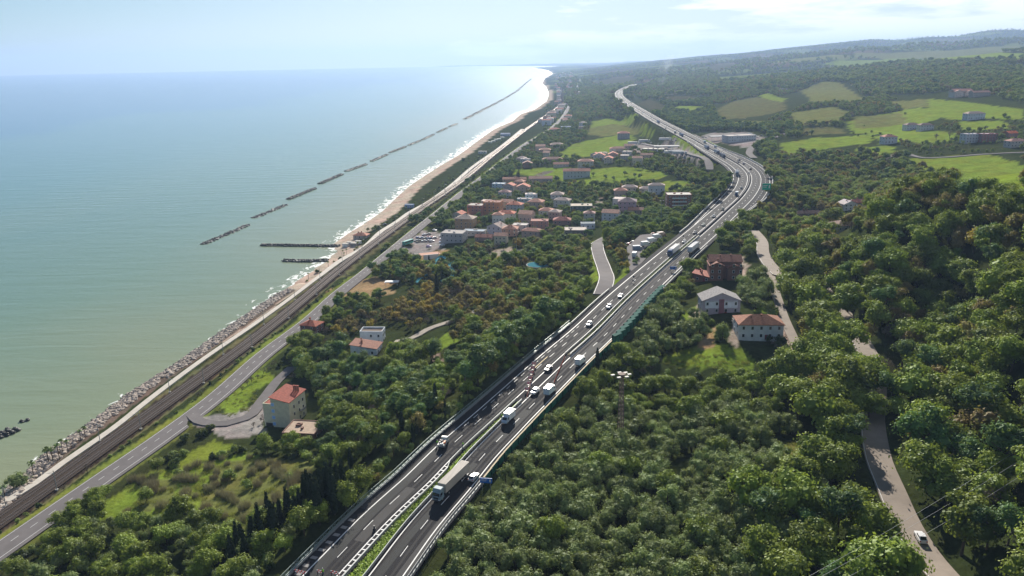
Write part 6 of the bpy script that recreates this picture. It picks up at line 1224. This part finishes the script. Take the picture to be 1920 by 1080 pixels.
# ------------------------------------------------------------------ shore: boulders, breakwaters, groynes
ROCK = mat('boulder_stone', (.40, .335, .28), .9, .35, .5); WETR = mat('dark_wet_rock', (.045, .047, .042), .6, .3, .6)
def rock_mesh(m, n=1):
    b = MB(); blob(b, (0, 0, 0), 1, m, .5, .65); r_ = [1+.3*random.uniform(-1, 1) for _ in b.v]; b.v = [(x*k*1.2, y*k, z*k) for (x, y, z), k in zip(b.v, r_)]; return b
random.seed(33); RM = [rock_mesh(ROCK).mesh('boulder') for _ in range(6)]; rocks = []; cT, cN, cS = frame2d(resample(COAST[:14], 1.0)); CR = resample(COAST[:14], 1.0)
for i in range(0, len(CR)):
    if CR[i, 1] < 150 or CR[i, 1] > 505: continue
    for k in range(9):
        o = random.uniform(-.6, 11.0); x, y = CR[i, 0]+cN[i, 0]*o+random.uniform(-.5, .5), CR[i, 1]+cN[i, 1]*o+random.uniform(-.5, .5); r = random.uniform(.55, 1.15); rocks.append((r/math.hypot(x, y), x, y, max(min(.1+o*.42, 3.3), hz(x, y))+.1, r))
rocks = [r for r in rocks if -10 < pix(r[1:4])[0] < 1930]; rocks.sort(reverse=True)
for i, (w, x, y, z, r) in enumerate(rocks[:300]):
    o = link('boulder', random.choice(RM), None, (x, y, z), random.random()*6); o.scale = (r, r*random.uniform(.7, 1.1), r); tag(o, 'pale boulder in the sea wall of rocks below the promenade', 'boulder', 'boulders of the sea wall')
big = MB()
for (w, x, y, z, r) in rocks[300:]:
    b = random.choice(RM); vs = [(v.co.x*r+x, v.co.y*r+y, v.co.z*r+z) for v in b.vertices]; big.add(vs, [tuple(p_.vertices) for p_ in b.polygons], ROCK)
tag(big.obj('rock_armour'), 'the rest of the pale rock armour along the sea wall', 'rocks', kind='stuff')
def mound(pts, wid, hh, lab, cat, grp=None, dens=1.1, m=WETR, gap=0):
    P = resample(line(pts), 1.5); T_, N_, s_ = frame2d(P); b = MB()
    ribbon(P, -wid*.42, wid*.42, hh*.5 if not gap else .05, m, b, skirt=1.5, fr=(T_, N_, s_))
    for i in range(len(P)):
        if gap and random.random() < gap: continue
        for k in range(int(dens*wid)):
            o = random.uniform(-.5, .5)*wid; r = random.uniform(.5, 1.0)*(1 if wid < 8 else 1.3); n0 = len(b.v); blob(b, (P[i, 0]+N_[i, 0]*o+random.uniform(-.5, .5), P[i, 1]+N_[i, 1]*o, hh*(1-abs(o)/wid*1.6)), r, m, .5, .7)
    tag(b.obj(cat.replace(' ', '_')), lab, cat, grp)
mound('491,460,0 560,461,0 636,462,0', 6, 1.4, 'longer dark groyne running straight out beside the beach restaurant', 'groyne'); mound('532,489,0 570,490,0 615,489,0', 6, 1.4, 'shorter dark groyne below the long one', 'groyne')
BW = '379.5,458.6,466,421.5 476,409,537,383.4 540.6,373.6,590,353.3 600,344.4,640,327 650,321,686,308 697,302,725,290 731,286,760,275 767,272,787,264 792,262,813,252 820,248,838,240 843,237,857,232 872,223,886,216 889,214,902,208 905,206,917,200 920,198.5,931,193 934,191,944,186 947,184,956,179 958,177,966,173 968,171.5,974,167 975,165,980,161.5 981,160,985,157 986,156,990,153 992,151,996,148'.split()
ORD = ['first', 'second', 'third', 'fourth', 'fifth', 'sixth', 'seventh', 'eighth', 'ninth', 'tenth', 'eleventh', 'twelfth']
for i, t in enumerate(BW):
    a, b_, c, d = map(float, t.split(',')); far_ = i > 10; mound('%f,%f,0 %f,%f,0' % (a, b_, c, d), 7 if not far_ else 12, 1.3 if i > 1 else .5, ('%s rock breakwater counted from the near end of the row' % ORD[i]) if i < 12 else 'small far rock breakwater near the bend of the coast', 'breakwater', None if i < 12 else 'far rock breakwaters', .7 if i < 4 else .4 if i < 11 else .2, gap=.25 if i < 2 else 0)
mound('-60,826,0 -10,820,0 16,811,0 26,806,0', 7, .9, 'dark rocks awash at the left edge', 'rocks'); mound('43,791,0 52,788,0', 2.2, .5, 'small dark rock awash off the sea wall', 'rocks')
# ------------------------------------------------------------------ water park
TURQ = mat('slide_turquoise', (.04, .22, .27), .9, spec=.05); POOL = mat('pool_water', (.04, .30, .42), .1)
def slide(pts, h0, h1, lab):
    P = resample([(*gp(*map(float, q.split(',')))[:2], 0) for q in pts.split()], 1.2); z0 = max(hz(p_[0], p_[1]) for p_ in P); n = len(P)
    for i in range(n): P[i, 2] = z0+h0+(h1-h0)*i/n
    e = empty('water_slide', tuple(P[0]), label=lab, cat='water slide'); P2 = P-P[0]; fr = frame2d(P2); b = MB(); ribbon(P2, -.8, .8, 0, TURQ, b, skirt=.15, fr=fr); ribbon(P2, -.95, -.78, .6, TURQ, b, skirt=.7, fr=fr); ribbon(P2, .78, .95, .6, TURQ, b, skirt=.7, fr=fr); b.obj('trough', e)
    for i in range(0, n, 5): b = MB(); b.tube((P2[i][0], P2[i][1], P2[i][2]), (P2[i][0], P2[i][1], P2[i][2]-h0-3), .12, GALV, 5); b.obj('support', e)
slide('782,533 792,525 800,522 815,518 808,515 812,510 828,503 842,502', 1.2, 4.5, 'long turquoise water slide at the left with a hairpin'); slide('828,520 838,516 840,510 836,507 842,504', 1.5, 4, 'short winding turquoise slide between the cypresses'); slide('828,532 845,526 850,520 846,510 862,504', 1.2, 4, 'turquoise slide curling at the right of the park')
p = gp(1009, 505); e = empty('pool_pavilion', (p[0], p[1], p[2]), label='round white pool pavilion with a blue rim in the water park', cat='pavilion'); b = MB(); b.tube((0, 0, 2.6), (0, 0, 3.0), 7.2, colmat('pavilion_roof', (.20, .22, .22)), 32); b.tube((0, 0, 3.01), (0, 0, 3.1), 6.6, mat('pavilion_turquoise', (.03, .16, .20), .95, spec=.02), 32); b.obj('roof', e)
for k in range(14): b = MB(); t = 6.283*k/14; b.tube((6.6*math.cos(t), 6.6*math.sin(t), -1), (6.6*math.cos(t), 6.6*math.sin(t), 2.6), .25, FRM); b.obj('column', e)
b = MB(); b.tube((0, 0, -1), (0, 0, 2.55), 4.5, colmat('wall', (.6, .58, .54)), 24); b.obj('wall', e)
p = gp(735, 536); e = empty('pool_canopy', p, label='small white curved canopy by the bare trees', cat='canopy'); b = MB(); b.box((0, 0, 3), (9, 5, .25), FRM, taper=.8); b.obj('roof', e)
for s in (-1, 1): b = MB(); b.tube((s*3.6, -1.6, -1), (s*3.6, -1.6, 2.9), .12, FRM); b.obj('column', e)
p = gp(808, 486); b = MB(); b.box((0, 0, 1.5), (11, .4, 4.2), FRM); b.box((0, 4, 3.2), (15, 8, .3), colmat('tan_roof', (.42, .2, .13))); tag(b.obj('shed', None, False, p, R(18)), 'white walled shed with a rusty tan roof near the car park', 'shed')
# beach furniture: rows of folded parasol poles and bathing cabins
for k, (px, py) in enumerate(((648, 462), (656, 459), (664, 461), (672, 457))):
    p = gp(px, py); b = MB(); b.box((0, 0, 1.2), (4.5, 3, 2.4), [FRM, colmat('wall', (.4, .4, .42)), colmat('wall', (.3, .28, .26)), FRM][k]); b.box((0, 0, 2.5), (5, 3.5, .2), colmat('flat_roof', (.42, .4, .36))); tag(b.obj('bathing_cabin', None, False, p, R(-15)), 'low flat bathing cabin between groyne and restaurant', 'cabin', 'bathing cabins beside the groyne')
for k, (px, py) in enumerate(((925, 266), (930, 263), (936, 262), (942, 259), (919, 268))):
    p = gp(px, py); b = MB(); b.box((0, 0, 1), (7, 3, 2), colmat('cabin_green', (.28, .38, .32))); b.box((0, 0, 2.1), (7.4, 3.4, .2), FRM); tag(b.obj('bathing_cabin', None, False, p, R(-15)), 'pale green bathing cabin in the far beach club', 'cabin', 'bathing cabins of the far beach club')
p = gp(722, 422); vehicle('car', car_parts, (BLK,), p[0], p[1], p[2]+.1, R(-60), 'dark car parked at the end of the beach path', 'car', False)
# radio mast on the ridge
D = 2780; x = D*(1338-968)/1510; b = MB(); b.tube((0, 0, -2), (0, 0, 42), 1.0, GALV, 6, .6); b.tube((0, 0, 37), (0, 0, 42), 2.2, GALV, 8); tag(b.obj('radio_mast', None, False, (x, D, hz(x, D))), 'thin radio mast on the skyline of the nearer ridge', 'radio mast')

# ------------------------------------------------------------------ the air: one box of thin even haze round everything
hm = bpy.data.materials.new('haze'); hm.use_nodes = True; t = hm.node_tree; t.nodes.clear(); o = N(t, 'ShaderNodeOutputMaterial'); v = N(t, 'ShaderNodeVolumePrincipled')
v.inputs['Color'].default_value = (0.38, 0.53, 0.80, 1); v.inputs['Density'].default_value = 7.5e-5; v.inputs['Anisotropy'].default_value = 0.3; t.links.new(v.outputs[0], o.inputs['Volume'])
mb = MB(); mb.box((0, 11500, 250), (56000, 25500, 508), hm); tag(mb.obj('haze'), 'thin bluish haze over sea and hills', 'haze', kind='stuff')

# thin smoke rising behind the nearer ridge
sm = bpy.data.materials.new('smoke'); sm.use_nodes = True; t = sm.node_tree; t.nodes.clear(); o = N(t, 'ShaderNodeOutputMaterial'); v = N(t, 'ShaderNodeVolumePrincipled'); g = N(t, 'ShaderNodeTexCoord'); n = N(t, 'ShaderNodeTexNoise', i_Scale=0.03, i_Detail=3.0); t.links.new(g.outputs['Object'], n.inputs[0])
r = ramp(t, [(0.42, 0.0), (0.7, 0.010)]); t.links.new(n.outputs[0], r.inputs[0]); t.links.new(r.outputs[0], v.inputs['Density']); v.inputs['Color'].default_value = (.85, .88, .95, 1); t.links.new(v.outputs[0], o.inputs['Volume'])
D = 3050; x = D*(1250-968)/1510; b = MB(); P = [(0, 0, 0, 7), (4, 0, 30, 13), (8, 0, 65, 20), (24, 0, 95, 27), (48, 0, 122, 30)]; vs = []; fs = []
for q in P: vs += [(q[0]+q[3]*math.cos(.628*i), q[1]+q[3]*math.sin(.628*i), q[2]) for i in range(10)]
for k in range(4): fs += [(k*10+i, k*10+(i+1) % 10, k*10+10+(i+1) % 10, k*10+10+i) for i in range(10)]
fs += [tuple(range(9, -1, -1)), tuple(range(40, 50))]; b.add(vs, fs, sm); tag(b.obj('smoke', None, True, (x, D, hz(x, D)-5)), 'thin white smoke plume rising behind the nearer ridge', 'smoke', kind='stuff')
